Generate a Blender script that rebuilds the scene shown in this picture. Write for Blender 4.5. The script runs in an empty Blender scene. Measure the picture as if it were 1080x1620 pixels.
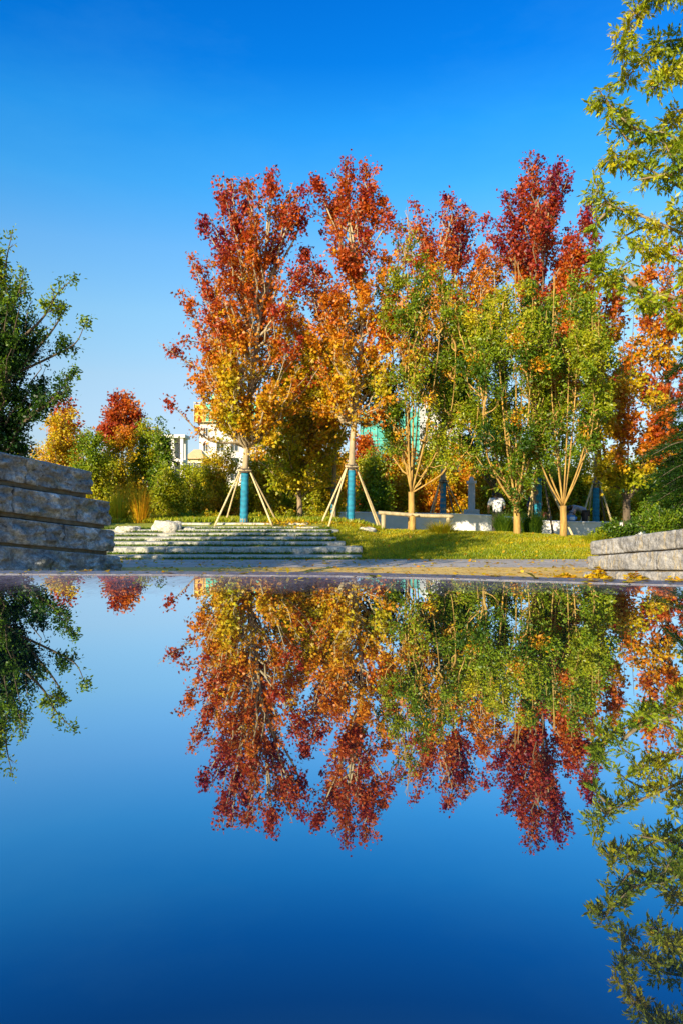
import bpy, bmesh, math, random
import numpy as np
from mathutils import Vector, Matrix, noise

# ------------------------------------------------------------------ camera, sky, sun, exposure
scene = bpy.context.scene
F, ZC, HY = 1170.0, 1.40, 790.0            # focal length in photo pixels, eye height, photo row of the eye level
cam = bpy.data.cameras.new("camera")
cam.lens = 26.0; cam.sensor_width = 36.0; cam.sensor_fit = 'AUTO'
cam.shift_y = -20.0 / 1620.0
cam.clip_start = 0.02; cam.clip_end = 6000
co = bpy.data.objects.new("camera", cam)
scene.collection.objects.link(co)
co.location = (0, 0, ZC); co.rotation_euler = (math.radians(90), 0, 0)
scene.camera = co

SUN_EL, SUN_AZ = math.radians(19), math.radians(213)     # azimuth clockwise from +Y: behind the camera, to the left
sdir = Vector((math.sin(SUN_AZ) * math.cos(SUN_EL), math.cos(SUN_AZ) * math.cos(SUN_EL), math.sin(SUN_EL)))
world = bpy.data.worlds.new("World"); scene.world = world
world.use_nodes = True
nt = world.node_tree; nt.nodes.clear()
w_out = nt.nodes.new("ShaderNodeOutputWorld"); w_bg = nt.nodes.new("ShaderNodeBackground")
w_sky = nt.nodes.new("ShaderNodeTexSky"); w_sky.sky_type = 'NISHITA'; w_sky.sun_disc = False
w_sky.sun_elevation = SUN_EL; w_sky.sun_rotation = SUN_AZ
w_sky.air_density = 1.0; w_sky.dust_density = 0.2; w_sky.ozone_density = 3.0
w_hs = nt.nodes.new("ShaderNodeHueSaturation"); w_hs.inputs['Saturation'].default_value = 1.25
w_hs.inputs['Value'].default_value = 1.0
w_bg.inputs['Strength'].default_value = 0.105
nt.links.new(w_sky.outputs[0], w_hs.inputs['Color'])
w_tc = nt.nodes.new("ShaderNodeTexCoord"); w_sep = nt.nodes.new("ShaderNodeSeparateXYZ")       # azure higher up, paler below; unseen zenith brightened as added warm fill
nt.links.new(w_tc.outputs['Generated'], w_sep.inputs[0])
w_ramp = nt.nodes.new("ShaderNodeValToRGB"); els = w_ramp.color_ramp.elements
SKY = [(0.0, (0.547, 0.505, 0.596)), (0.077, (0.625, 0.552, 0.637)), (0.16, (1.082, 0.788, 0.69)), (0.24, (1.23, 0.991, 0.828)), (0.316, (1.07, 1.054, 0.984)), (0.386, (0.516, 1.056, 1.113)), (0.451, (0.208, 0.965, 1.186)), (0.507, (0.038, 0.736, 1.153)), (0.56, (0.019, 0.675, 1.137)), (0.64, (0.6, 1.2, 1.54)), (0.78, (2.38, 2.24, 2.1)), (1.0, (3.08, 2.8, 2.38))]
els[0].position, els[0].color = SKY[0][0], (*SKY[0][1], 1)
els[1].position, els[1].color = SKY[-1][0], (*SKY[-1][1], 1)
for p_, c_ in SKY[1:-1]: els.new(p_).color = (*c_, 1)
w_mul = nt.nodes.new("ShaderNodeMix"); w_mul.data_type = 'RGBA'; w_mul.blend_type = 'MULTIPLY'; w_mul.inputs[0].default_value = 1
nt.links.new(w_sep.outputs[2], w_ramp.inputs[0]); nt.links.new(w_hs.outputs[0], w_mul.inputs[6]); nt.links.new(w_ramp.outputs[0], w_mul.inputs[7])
# thin uneven haze and a faint wisp of cloud
w_mp = nt.nodes.new("ShaderNodeMapping"); w_mp.inputs['Scale'].default_value = (2.2, 2.2, 6.5); w_mp.inputs['Location'].default_value = (1.3, .4, .2)
w_n = nt.nodes.new("ShaderNodeTexNoise"); w_n.inputs['Scale'].default_value = 1.5; w_n.inputs['Detail'].default_value = 8; w_n.inputs['Roughness'].default_value = .62
nt.links.new(w_tc.outputs['Generated'], w_mp.inputs[0]); nt.links.new(w_mp.outputs[0], w_n.inputs['Vector'])
w_cr = nt.nodes.new("ShaderNodeValToRGB"); w_cr.color_ramp.elements[0].position = .46; w_cr.color_ramp.elements[1].position = .86
w_cr.color_ramp.elements[0].color = (0, 0, 0, 1); w_cr.color_ramp.elements[1].color = (.07, .07, .07, 1)
w_cl = nt.nodes.new("ShaderNodeMix"); w_cl.data_type = 'RGBA'; w_cl.inputs[7].default_value = (1.2, 3.6, 4.6, 1)
nt.links.new(w_n.outputs['Fac'], w_cr.inputs[0]); nt.links.new(w_cr.outputs[0], w_cl.inputs[0])
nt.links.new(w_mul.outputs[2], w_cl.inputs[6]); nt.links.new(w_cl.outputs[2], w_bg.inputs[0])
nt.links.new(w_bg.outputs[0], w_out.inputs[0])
sl = bpy.data.lights.new("sun", 'SUN'); sl.energy = 5.0; sl.angle = math.radians(0.5); sl.color = (1.0, 0.86, 0.62)
so = bpy.data.objects.new("sun", sl); scene.collection.objects.link(so)
so.rotation_euler = sdir.to_track_quat('Z', 'Y').to_euler(); so.location = (-20, -20, 30)
scene.view_settings.view_transform = 'Standard'; scene.view_settings.look = 'None'
scene.view_settings.exposure = 1.15; scene.view_settings.gamma = 1.0
scene.render.engine = 'CYCLES'
scene.cycles.max_bounces = 6; scene.cycles.diffuse_bounces = 3; scene.cycles.glossy_bounces = 3
scene.cycles.transmission_bounces = 4; scene.cycles.use_denoising = True

# ------------------------------------------------------------------ helpers
rng = np.random.default_rng(11)
R = random.Random(5)

def P(px, py, Y):
    """photo pixel + distance -> point of the place"""
    return np.array(((px - 540.0) / F * Y, Y, ZC - (py - HY) / F * Y))

def tag(o, label=None, cat=None, group=None, kind=None):
    if label: o["label"] = label
    if cat: o["category"] = cat
    if group: o["group"] = group
    if kind: o["kind"] = kind
    return o

def link(o, parent=None):
    scene.collection.objects.link(o)
    if parent is not None: o.parent = parent
    return o

def thing(name, label, cat, loc, group=None):
    o = bpy.data.objects.new(name, None); o.empty_display_size = 0.2
    o.location = loc
    return tag(link(o), label, cat, group)

def mesh_obj(name, verts, faces, m, parent=None, smooth=False):
    me = bpy.data.meshes.new(name); me.from_pydata([tuple(v) for v in verts], [], [tuple(f) for f in faces])
    if m: me.materials.append(m)
    if smooth: me.shade_smooth()
    o = bpy.data.objects.new(name, me)
    link(o)
    if parent is not None:
        o.parent = parent; o.matrix_parent_inverse = Matrix.Translation(-Vector(parent_world(parent)))
    return o

def parent_world(p):
    v = Vector(p.location)
    while p.parent is not None:
        if p.type == 'EMPTY' or p.parent.type == 'EMPTY': pass
        p = p.parent; v = Vector(p.location) if p.type == 'EMPTY' else v
    return v

def adopt(o, parent):
    """parent o (built in world coordinates) to a top-level empty or to one of its parts, keeping it in place"""
    o.parent = parent
    root = parent
    while root.parent is not None: root = root.parent
    o.matrix_parent_inverse = Matrix.Identity(4)
    if parent is root:
        o.location = Vector(o.location) - Vector(root.location)
    return o

def bm_obj(name, bm, m, parent=None, smooth=False):
    me = bpy.data.meshes.new(name); bm.to_mesh(me); bm.free()
    if m: me.materials.append(m)
    if smooth: me.shade_smooth()
    o = bpy.data.objects.new(name, me); link(o)
    if parent is not None: adopt(o, parent)
    return o

def py_obj(name, verts, faces, m, parent=None, smooth=False):
    me = bpy.data.meshes.new(name); me.from_pydata([tuple(map(float, v)) for v in verts], [], [tuple(f) for f in faces])
    if m: me.materials.append(m)
    if smooth: me.shade_smooth()
    o = bpy.data.objects.new(name, me); link(o)
    if parent is not None: adopt(o, parent)
    return o

# ---- materials
def new_mat(name):
    m = bpy.data.materials.new(name); m.use_nodes = True
    return m, m.node_tree, m.node_tree.nodes["Principled BSDF"]

def ramp(nt, stops, fac=None, interp='LINEAR'):
    r = nt.nodes.new("ShaderNodeValToRGB"); r.color_ramp.interpolation = interp
    els = r.color_ramp.elements
    while len(els) > 1: els.remove(els[-1])
    els[0].position = stops[0][0]; els[0].color = (*stops[0][1], 1)
    for p, c in stops[1:]:
        e = els.new(p); e.color = (*c, 1)
    if fac is not None: nt.links.new(fac, r.inputs[0])
    return r

def tex_noise(nt, scale, detail=6, rough=0.6, vec=None, dist=0.0):
    n = nt.nodes.new("ShaderNodeTexNoise"); n.inputs['Scale'].default_value = scale
    n.inputs['Detail'].default_value = detail; n.inputs['Roughness'].default_value = rough
    n.inputs['Distortion'].default_value = dist
    if vec is not None: nt.links.new(vec, n.inputs['Vector'])
    return n

def geo_pos(nt):
    return nt.nodes.new("ShaderNodeNewGeometry").outputs['Position']

def bump(nt, h, strength, dist, bsdf):
    b = nt.nodes.new("ShaderNodeBump"); b.inputs['Strength'].default_value = strength
    b.inputs['Distance'].default_value = dist
    nt.links.new(h, b.inputs['Height']); nt.links.new(b.outputs[0], bsdf.inputs['Normal'])
    return b

def noisy_mat(name, stops, scale, rough=0.85, bstr=0.4, bdist=0.02, bscale=None, detail=8, spec=0.3, metal=0.0):
    m, nt, b = new_mat(name)
    pos = geo_pos(nt)
    n = tex_noise(nt, scale, detail, 0.65, pos)
    r = ramp(nt, stops, n.outputs['Fac'])
    nt.links.new(r.outputs[0], b.inputs['Base Color'])
    b.inputs['Roughness'].default_value = rough; b.inputs['Specular IOR Level'].default_value = spec
    b.inputs['Metallic'].default_value = metal
    n2 = tex_noise(nt, bscale or scale * 4, 8, 0.7, pos)
    bump(nt, n2.outputs['Fac'], bstr, bdist, b)
    return m

TONES = [(0.00, (0.018, 0.065, 0.010)), (0.14, (0.085, 0.165, 0.008)), (0.28, (0.230, 0.310, 0.010)),
         (0.42, (0.440, 0.420, 0.012)), (0.55, (0.680, 0.440, 0.012)), (0.66, (0.660, 0.235, 0.010)),
         (0.76, (0.540, 0.115, 0.010)), (0.88, (0.400, 0.042, 0.014)), (1.00, (0.210, 0.012, 0.034))]

def leaf_material():
    m = bpy.data.materials.new("leaf"); m.use_nodes = True; nt = m.node_tree; nt.nodes.clear()
    out = nt.nodes.new("ShaderNodeOutputMaterial")
    a = nt.nodes.new("ShaderNodeAttribute"); a.attribute_type = 'GEOMETRY'; a.attribute_name = "tone"
    r = ramp(nt, TONES, a.outputs['Fac'])
    v = nt.nodes.new("ShaderNodeAttribute"); v.attribute_type = 'GEOMETRY'; v.attribute_name = "wear"
    hs = nt.nodes.new("ShaderNodeHueSaturation"); hs.inputs['Saturation'].default_value = 1.0
    nt.links.new(v.outputs['Fac'], hs.inputs['Value']); nt.links.new(r.outputs[0], hs.inputs['Color'])
    d = nt.nodes.new("ShaderNodeBsdfDiffuse"); t = nt.nodes.new("ShaderNodeBsdfTranslucent")
    g = nt.nodes.new("ShaderNodeBsdfGlossy"); g.inputs['Roughness'].default_value = 0.42
    g.inputs['Color'].default_value = (1, 1, 1, 1)
    nt.links.new(hs.outputs[0], d.inputs[0]); nt.links.new(hs.outputs[0], t.inputs[0])
    m1 = nt.nodes.new("ShaderNodeMixShader"); m1.inputs[0].default_value = 0.50
    nt.links.new(d.outputs[0], m1.inputs[1]); nt.links.new(t.outputs[0], m1.inputs[2])
    m2 = nt.nodes.new("ShaderNodeMixShader"); m2.inputs[0].default_value = 0.015
    nt.links.new(m1.outputs[0], m2.inputs[1]); nt.links.new(g.outputs[0], m2.inputs[2])
    nt.links.new(m2.outputs[0], out.inputs[0])
    return m

M = {}
M['leaf'] = leaf_material()
def bark(name, c0, c1, sc=9):
    m, nt, b = new_mat(name)
    pos = geo_pos(nt); mp = nt.nodes.new("ShaderNodeMapping"); mp.inputs['Scale'].default_value = (1, 1, 0.22)
    nt.links.new(pos, mp.inputs[0])
    n = tex_noise(nt, sc, 8, 0.7, mp.outputs[0], 0.4)
    r = ramp(nt, [(0.3, c0), (0.68, c1)], n.outputs['Fac'])
    nt.links.new(r.outputs[0], b.inputs['Base Color']); b.inputs['Roughness'].default_value = 0.9
    b.inputs['Specular IOR Level'].default_value = 0.15
    n2 = tex_noise(nt, sc * 3, 8, 0.7, mp.outputs[0]); bump(nt, n2.outputs['Fac'], 0.7, 0.02, b)
    return m
M['bark_pale'] = bark("bark_pale", (0.19, 0.14, 0.08), (0.46, 0.37, 0.22))
M['bark_gold'] = bark("bark_gold", (0.15, 0.085, 0.025), (0.50, 0.31, 0.085))
M['bark_dark'] = bark("bark_dark", (0.045, 0.035, 0.025), (0.16, 0.12, 0.08))
M['bark_mid'] = bark("bark_mid", (0.12, 0.085, 0.05), (0.30, 0.22, 0.13))
M['pole'] = bark("pole_wood", (0.42, 0.30, 0.14), (0.66, 0.52, 0.28), 14)
M['pole_dark'] = bark("pole_wood_dark", (0.10, 0.07, 0.045), (0.22, 0.16, 0.10), 14)
M['rail'] = bark("rail_wood", (0.22, 0.17, 0.09), (0.46, 0.37, 0.21), 12)
M['rope'] = noisy_mat("rope", [(0.3, (0.05, 0.04, 0.03)), (0.7, (0.14, 0.11, 0.08))], 60)
def wrap_mat():
    m, nt, b = new_mat("teal_wrap")
    pos = geo_pos(nt)
    w = nt.nodes.new("ShaderNodeTexWave"); w.bands_direction = 'Z'; w.inputs['Scale'].default_value = 2.1
    w.inputs['Distortion'].default_value = 5.0; nt.links.new(pos, w.inputs['Vector'])
    n = tex_noise(nt, 5, 6, 0.7, pos)
    mx = nt.nodes.new("ShaderNodeMix"); mx.data_type = 'FLOAT'; mx.inputs[0].default_value = 0.85
    nt.links.new(w.outputs['Fac'], mx.inputs[2]); nt.links.new(n.outputs['Fac'], mx.inputs[3])
    r = ramp(nt, [(0.25, (0.002, 0.07, 0.12)), (0.6, (0.004, 0.19, 0.28)), (0.85, (0.04, 0.30, 0.38))], mx.outputs[0])
    nt.links.new(r.outputs[0], b.inputs['Base Color']); b.inputs['Roughness'].default_value = 0.75
    bump(nt, mx.outputs[0], 0.4, 0.015, b)
    return m
M['wrap'] = wrap_mat()

# ---- tubes (trunks, limbs, poles)
class Tubes:
    def __init__(s): s.v = []; s.f = []
    def add(s, pts, rad, n=6, cap=True):
        pts = np.asarray(pts, float); rad = np.broadcast_to(np.asarray(rad, float), (len(pts),))
        base = len(s.v)
        t = np.gradient(pts, axis=0); t /= np.linalg.norm(t, axis=1)[:, None] + 1e-9
        ref = np.array((1.0, 0.13, 0.07)) if abs(t[:, 0]).mean() < 0.8 else np.array((0.1, 1.0, 0.05))
        a = np.cross(t, ref); a /= np.linalg.norm(a, axis=1)[:, None] + 1e-9
        b = np.cross(t, a)
        for k in range(len(pts)):
            for j in range(n):
                th = 2 * math.pi * j / n
                s.v.append(pts[k] + rad[k] * (math.cos(th) * a[k] + math.sin(th) * b[k]))
        for k in range(len(pts) - 1):
            for j in range(n):
                j2 = (j + 1) % n
                s.f.append((base + k * n + j, base + k * n + j2, base + (k + 1) * n + j2, base + (k + 1) * n + j))
        if cap:
            s.f.append(tuple(base + j for j in range(n))[::-1])
            s.f.append(tuple(base + (len(pts) - 1) * n + j for j in range(n)))
    def build(s, name, m, parent=None): return py_obj(name, s.v, s.f, m, parent, True)

def curve(pts, n=8):
    """smooth polyline (Catmull-Rom) through pts"""
    p = np.asarray(pts, float)
    if len(p) == 2: return p[0] + (p[1] - p[0]) * np.linspace(0, 1, n)[:, None]
    p = np.vstack((2 * p[0] - p[1], p, 2 * p[-1] - p[-2])); out = []
    for i in range(1, len(p) - 2):
        for t in np.linspace(0, 1, n, endpoint=False):
            out.append(0.5 * (2 * p[i] + (p[i + 1] - p[i - 1]) * t + (2 * p[i - 1] - 5 * p[i] + 4 * p[i + 1] - p[i + 2]) * t * t
                              + (3 * p[i] - p[i - 1] - 3 * p[i + 1] + p[i + 2]) * t ** 3))
    out.append(p[-2]); return np.array(out)

# ---- leaves
LEAF = {
 'oval': np.array(((0, 0, 0), (.3, .22, .05), (.7, .2, .05), (1, 0, -.04), (.7, -.2, .05), (.3, -.22, .05))),
 'maple': np.array(((0, 0, 0), (.12, .42, .03), (.42, .22, .05), (.62, .52, .0), (.66, .16, .04), (1.05, 0, -.06),
                    (.66, -.16, .04), (.62, -.52, .0), (.42, -.22, .05), (.12, -.42, .03))),
 'quad': np.array(((0, 0, 0), (.5, .34, .08), (1, 0, -.03), (.5, -.34, .08))),
 'narrow': np.array(((0, 0, 0), (.4, .19, .03), (1, 0, -.1), (.4, -.19, .03))),
 'needle': np.array(((0, 0, 0), (.5, .09, .02), (1, 0, 0), (.5, -.09, .02))),
}
def unit(a): return a / (np.linalg.norm(a, axis=1)[:, None] + 1e-9)

def leaf_mesh(name, pos, axis, nrm, size, tone, shape, parent=None, m=None, wear=None):
    t = LEAF[shape]; N, k = len(pos), len(t)
    ax = unit(axis); nr = unit(nrm - (nrm * ax).sum(1)[:, None] * ax); sd = np.cross(nr, ax)
    v = pos[:, None, :] + size[:, None, None] * (t[None, :, 0:1] * ax[:, None] + t[None, :, 1:2] * sd[:, None] + t[None, :, 2:3] * nr[:, None])
    me = bpy.data.meshes.new(name)
    me.vertices.add(N * k); me.vertices.foreach_set("co", v.reshape(-1).astype(np.float32))
    me.loops.add(N * k); me.loops.foreach_set("vertex_index", np.arange(N * k, dtype=np.int32))
    me.polygons.add(N); me.polygons.foreach_set("loop_start", np.arange(0, N * k, k, dtype=np.int32))
    me.update(calc_edges=True)
    a = me.attributes.new("tone", 'FLOAT', 'FACE'); a.data.foreach_set("value", np.clip(tone, 0, 1).astype(np.float32))
    w = me.attributes.new("wear", 'FLOAT', 'FACE')
    w.data.foreach_set("value", (wear if wear is not None else rng.uniform(.6, 1.2, N)).astype(np.float32))
    me.materials.append(m or M['leaf'])
    o = bpy.data.objects.new(name, me); link(o)
    if parent is not None: adopt(o, parent)
    return o

def clump(p, s, seed):
    r = np.random.default_rng(seed); out = np.zeros(len(p))
    for _ in range(5):
        k = r.normal(size=3) * s; out += np.sin(p @ k + r.uniform(0, 6.3))
    return out / 2.2

def make_tree(name, label, cat, base, trunk, outline, Y, tone, n_limbs=60, n_leaves=20000, leaf=0.13, shape='maple',
              rise=1.3, trunk_r=0.12, bm='bark_pale', seed=1, depth=0.85, spread=0.16, group=None, crown_from=None,
              twig=0.6, extra=(), stems=None, noise_amp=0.06, noise_s=1.1, hollow=0.25, twig_wood=0.4, limb_r=0.035, droop=0.0, jit=0.05, limb_tone=0.04, clumpy=0.7, widen=1.07, flecks=0.0, fleck_tone=.6, out_noise=9):
    """base (px,py); trunk [(px,py)...] upward; outline [(py,xl,xr)...]; tone(px,py,dx,n) -> array;
    extra: lists of pixel points (px,py,dY) for single boughs"""
    g = np.random.default_rng(seed)
    bpt = P(base[0], base[1], Y); bpt[2] = float(terrain(bpt[0], bpt[1])) - .03
    root = thing(name, label, cat, tuple(bpt), group)
    T = Tubes()
    tr = curve([P(px, py, Y) for px, py in [base] + list(trunk)], 6)
    if not stems:
        rr = np.linspace(trunk_r, trunk_r * 0.25, len(tr)); rr[0] *= 1.25
        T.add(tr, rr, 9)
    else:
        fork = P(*trunk[0], Y); T.add(curve([bpt, (bpt + fork) / 2 + (0.01, 0, 0), fork], 4), np.linspace(trunk_r * 1.15, trunk_r * .95, 9), 9)
    oy = np.array([o[0] for o in outline], float); xl = np.array([o[1] for o in outline], float); xr = np.array([o[2] for o in outline], float)
    A, B, Wt, Tl = [], [], [], []
    limbs = []
    trz = tr[:, 2]
    zc0 = tr[-1, 2]
    wts = np.interp(np.linspace(oy[0], oy[-1], 60), oy, xr - xl) + 12; cdf = np.cumsum(wts) / wts.sum()
    zlow = (ZC - ((crown_from or oy[-1]) - HY) / F * Y)
    for i in range(n_limbs):
        py = np.interp((i + g.uniform()) / n_limbs, np.r_[0, cdf], np.r_[oy[0], np.linspace(oy[0], oy[-1], 60)])
        l, r_ = np.interp(py, oy, xl), np.interp(py, oy, xr)
        az = g.uniform(0, 2 * math.pi); u = math.sqrt(g.uniform(hollow, 1.0))
        mid, hw = (l + r_) / 2, (r_ - l) / 2 * widen
        tip = P(mid + hw * u * math.cos(az), py + g.normal() * out_noise, Y)
        tip[1] += hw / F * Y * u * math.sin(az) * depth
        limbs.append((tip, 1.0))
    for e in extra:
        pts = np.array([P(a, b, Y) + (0, c, 0) for a, b, c in e]); limbs.append((pts, 1.0))
    stem_paths = []
    if stems:
        for (sx, sy, dy) in stems:
            tip = P(sx, sy, Y) + (0, dy, 0); mid = fork * .55 + tip * .45
            mid[:2] += (tip[:2] - fork[:2]) * 0.12; mid[2] -= .1
            top = tip + (tip - mid) * (.25, .25, 0) + (g.normal() * .12, g.normal() * .12, (P(0, sy - 150, Y) - P(0, sy, Y))[2] * g.uniform(.7, 1.05))
            c = curve([fork - (0, 0, .05), mid, tip, top], 6); stem_paths.append(c)
            T.add(c, np.linspace(trunk_r * .36 * g.uniform(.7, 1.15), .007, len(c)), 7)
    for tip, w in limbs:
        if np.ndim(tip) == 2:
            c = curve(tip, 6)
        else:
            if stem_paths:
                d = [np.linalg.norm(s[int(len(s) * .6), :2] - tip[:2]) for s in stem_paths]
                s = stem_paths[int(np.argmin(d))]
                hd = np.linalg.norm(tip[:2] - s[-1, :2]); zt = tip[2] - hd * rise - g.uniform(.1, .6)
                k = int(np.clip(np.searchsorted(s[:, 2], zt), 1, len(s) - 2 - g.integers(0, 4))); st = s[k].copy()
            else:
                cx = np.array((np.interp(tip[2], trz, tr[:, 0]), np.interp(tip[2], trz, tr[:, 1])))
                hd = np.linalg.norm(tip[:2] - cx); zt = max(zlow, min(tip[2] - hd * rise - g.uniform(.1, .5), zc0))
                k = int(np.clip(np.searchsorted(trz, zt), 1, len(tr) - 1)); st = tr[k].copy()
            ctl = st + (tip - st) * (0.55, 0.55, 0.32) + g.normal(size=3) * 0.12
            ctl[2] += droop
            tt = np.linspace(0, 1, 9)[:, None]
            c = (1 - tt) ** 2 * st + 2 * tt * (1 - tt) * ctl + tt ** 2 * tip
            c[1:-1] += g.normal(size=(7, 3)) * jit
        L = np.linalg.norm(np.diff(c, axis=0), axis=1).sum()
        T.add(c, np.linspace(limb_r * min(1.3, .5 + L / 4), 0.006, len(c)), 5, False)
        nt_ = max(5, int(L * 7)); lo_ = g.normal() * limb_tone
        for j in range(nt_):
            t = g.uniform(0.12, 1.0) ** 0.75
            k = t * (len(c) - 1); i0 = min(int(k), len(c) - 2); p0 = c[i0] + (c[i0 + 1] - c[i0]) * (k - i0)
            d = c[i0 + 1] - c[i0]; d = d / (np.linalg.norm(d) + 1e-9)
            dv = g.normal(size=3); dv -= d * (dv @ d); dv /= np.linalg.norm(dv) + 1e-9
            dv = d * 0.75 + dv * 0.8 + np.array((0, 0, 0.25)); dv /= np.linalg.norm(dv)
            ln = twig * (1.15 - 0.75 * t) * g.uniform(.5, 1.2)
            A.append(p0); B.append(p0 + dv * ln); Wt.append(ln + .08); Tl.append(lo_)
            if g.uniform() < twig_wood:
                T.add(np.array((p0, p0 + dv * ln * .5 + g.normal(size=3) * .02, p0 + dv * ln)), (0.010, 0.007, 0.003), 3, False)
    T.build("trunk", M[bm], root)
    A, B, Wt = np.array(A), np.array(B), np.array(Wt)
    # some twigs are nearly bare, some thick with leaves
    Wt *= g.gamma(clumpy, 1, len(Wt))
    idx = g.choice(len(A), n_leaves, p=Wt / Wt.sum())
    t = g.uniform(0.1, 1.08, n_leaves)[:, None]
    pos = A[idx] + (B[idx] - A[idx]) * t + np.clip(g.normal(size=(n_leaves, 3)), -1.5, 1.5) * spread * (0.35 + 0.65 * g.uniform(size=(n_leaves, 1)))
    dr = unit(B[idx] - A[idx])
    ax = dr * .6 + g.normal(size=(n_leaves, 3)) * .7 + np.array((0, 0, -.35))
    nm = g.normal(size=(n_leaves, 3)) * .75 + np.array((-.45, -.4, .55))
    size = leaf * g.uniform(.6, 1.25, n_leaves)
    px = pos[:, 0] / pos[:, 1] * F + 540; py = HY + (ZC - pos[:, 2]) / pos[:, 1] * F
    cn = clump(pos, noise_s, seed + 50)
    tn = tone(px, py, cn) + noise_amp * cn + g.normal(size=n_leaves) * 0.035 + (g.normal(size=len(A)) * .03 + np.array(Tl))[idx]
    if flecks:
        fk = (g.uniform(size=len(A)) < flecks)[idx]; tn = np.where(fk, fleck_tone + g.normal(size=n_leaves) * .05, tn)
    leaf_mesh("crown", pos, ax, nm, size, tn, shape, root)
    return root

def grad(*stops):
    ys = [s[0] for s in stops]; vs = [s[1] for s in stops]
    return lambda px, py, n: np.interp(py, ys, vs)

# ------------------------------------------------------------------ terrain
def crest(x): return np.interp(x, (-40, -.2, .5, 1.1, 3.2, 4.7, 6.3, 9, 14), (.72, .72, .68, .49, .45, .41, .32, .2, .1))
def terrain(x, y):
    x = np.asarray(x, float); y = np.asarray(y, float)
    hc = crest(x); s = np.clip((y - 17.25) / 3.75, 0, 1); s = 0.75 * s + 0.25 * (3 * s * s - 2 * s ** 3)
    up = hc * s
    back = np.interp(x, (-2, 1.2), (.42, 0.0))
    d = np.clip((y - np.interp(x, (-2, 1.2), (23, 21.3))) / np.interp(x, (-2, 1.2), (9, 3.0)), 0, 1); d = 3 * d * d - 2 * d ** 3
    z = up * (1 - d) + back * d
    far = np.clip((y - 29.0) / 6, 0, 1); z = z * (1 - far) + far * .45
    return z

def axis(*parts):
    out = []
    for a, b, n in parts: out += list(np.linspace(a, b, n, endpoint=False))
    return np.array(out + [parts[-1][1]])

def build_ground():
    xs = axis((-2500, -60, 12), (-60, -12, 16), (-12, 12, 96), (12, 60, 16), (60, 2500, 12))
    ys = axis((-400, -10, 8), (-10, 16.5, 18), (16.5, 27, 84), (27, 45, 24), (45, 3000, 20))
    X, Yg = np.meshgrid(xs, ys); Z = terrain(X, Yg) - np.where((Yg < 17.2), 0.012, 0.0)
    Z = Z + np.where((Yg > 17.6) & (abs(X) < 40) & (Yg < 40), 0.012 * np.sin(X * 3.1 + Yg * 1.7) * np.sin(Yg * 2.3 - X), 0)
    nx, ny = len(xs), len(ys)
    v = np.stack((X, Yg, Z), -1).reshape(-1, 3)
    f = [(j * nx + i, j * nx + i + 1, (j + 1) * nx + i + 1, (j + 1) * nx + i) for j in range(ny - 1) for i in range(nx - 1)]
    m, nt, b = new_mat("turf_soil")
    pos = geo_pos(nt); n = tex_noise(nt, 1.6, 10, .7, pos)
    r = ramp(nt, [(.25, (.08, .10, .008)), (.5, (.19, .21, .010)), (.68, (.32, .29, .015)), (.85, (.32, .24, .03))], n.outputs['Fac'])
    nt.links.new(r.outputs[0], b.inputs['Base Color']); b.inputs['Roughness'].default_value = .95
    n2 = tex_noise(nt, 22, 8, .7, pos); bump(nt, n2.outputs['Fac'], .8, .04, b)
    o = py_obj("ground", v, f, m, None, True)
    tag(o, "grassy lawn ground rising from the paving to the trees", "ground", None, "structure")
build_ground()

def paving_mat(name, c0, c1, bw, bh, mortar, off=.5):
    m, nt, b = new_mat(name)
    pos = geo_pos(nt)
    br = nt.nodes.new("ShaderNodeTexBrick"); br.offset = off; br.inputs['Scale'].default_value = 1.0
    br.inputs['Brick Width'].default_value = bw; br.inputs['Row Height'].default_value = bh
    br.inputs['Mortar Size'].default_value = .006; br.inputs['Bias'].default_value = 0
    br.inputs['Color1'].default_value = (*c0, 1); br.inputs['Color2'].default_value = (*c1, 1); br.inputs['Mortar'].default_value = (*mortar, 1)
    nt.links.new(pos, br.inputs['Vector'])
    n = tex_noise(nt, 2.2, 10, .75, pos); r = ramp(nt, [(.25, (.55, .55, .55)), (.75, (1.15, 1.15, 1.15))], n.outputs['Fac'])
    mx = nt.nodes.new("ShaderNodeMix"); mx.data_type = 'RGBA'; mx.blend_type = 'MULTIPLY'; mx.inputs[0].default_value = 1
    nt.links.new(br.outputs['Color'], mx.inputs[6]); nt.links.new(r.outputs[0], mx.inputs[7]); nt.links.new(mx.outputs[2], b.inputs['Base Color'])
    b.inputs['Roughness'].default_value = .75
    n2 = tex_noise(nt, 40, 6, .7, pos); bump(nt, n2.outputs['Fac'], .35, .01, b)
    return m
def sheet(name, pts, z, m, label, cat):
    o = py_obj(name, [(x, y, z) for x, y in pts], [tuple(range(len(pts)))], m)
    return tag(o, label, cat, None, "structure")
M['pave_grey'] = paving_mat("paving_grey", (.34, .29, .25), (.42, .36, .31), .6, .3, (.14, .12, .10))
M['pave_tan'] = paving_mat("paving_tan", (.56, .33, .07), (.66, .42, .10), .4, .2, (.22, .15, .06))
sheet("pavement", [(-60, 15.35), (60, 15.05), (60, 17.22), (-60, 17.22)], .004, M['pave_grey'], "grey paved path strip at the foot of the steps and lawn", "pavement")
sheet("path", [(-60, -30), (60, -30), (60, 15.05), (-60, 15.35)], .004, M['pave_tan'], "tan paving strip between the pool edge and the grey path", "path")

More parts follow.
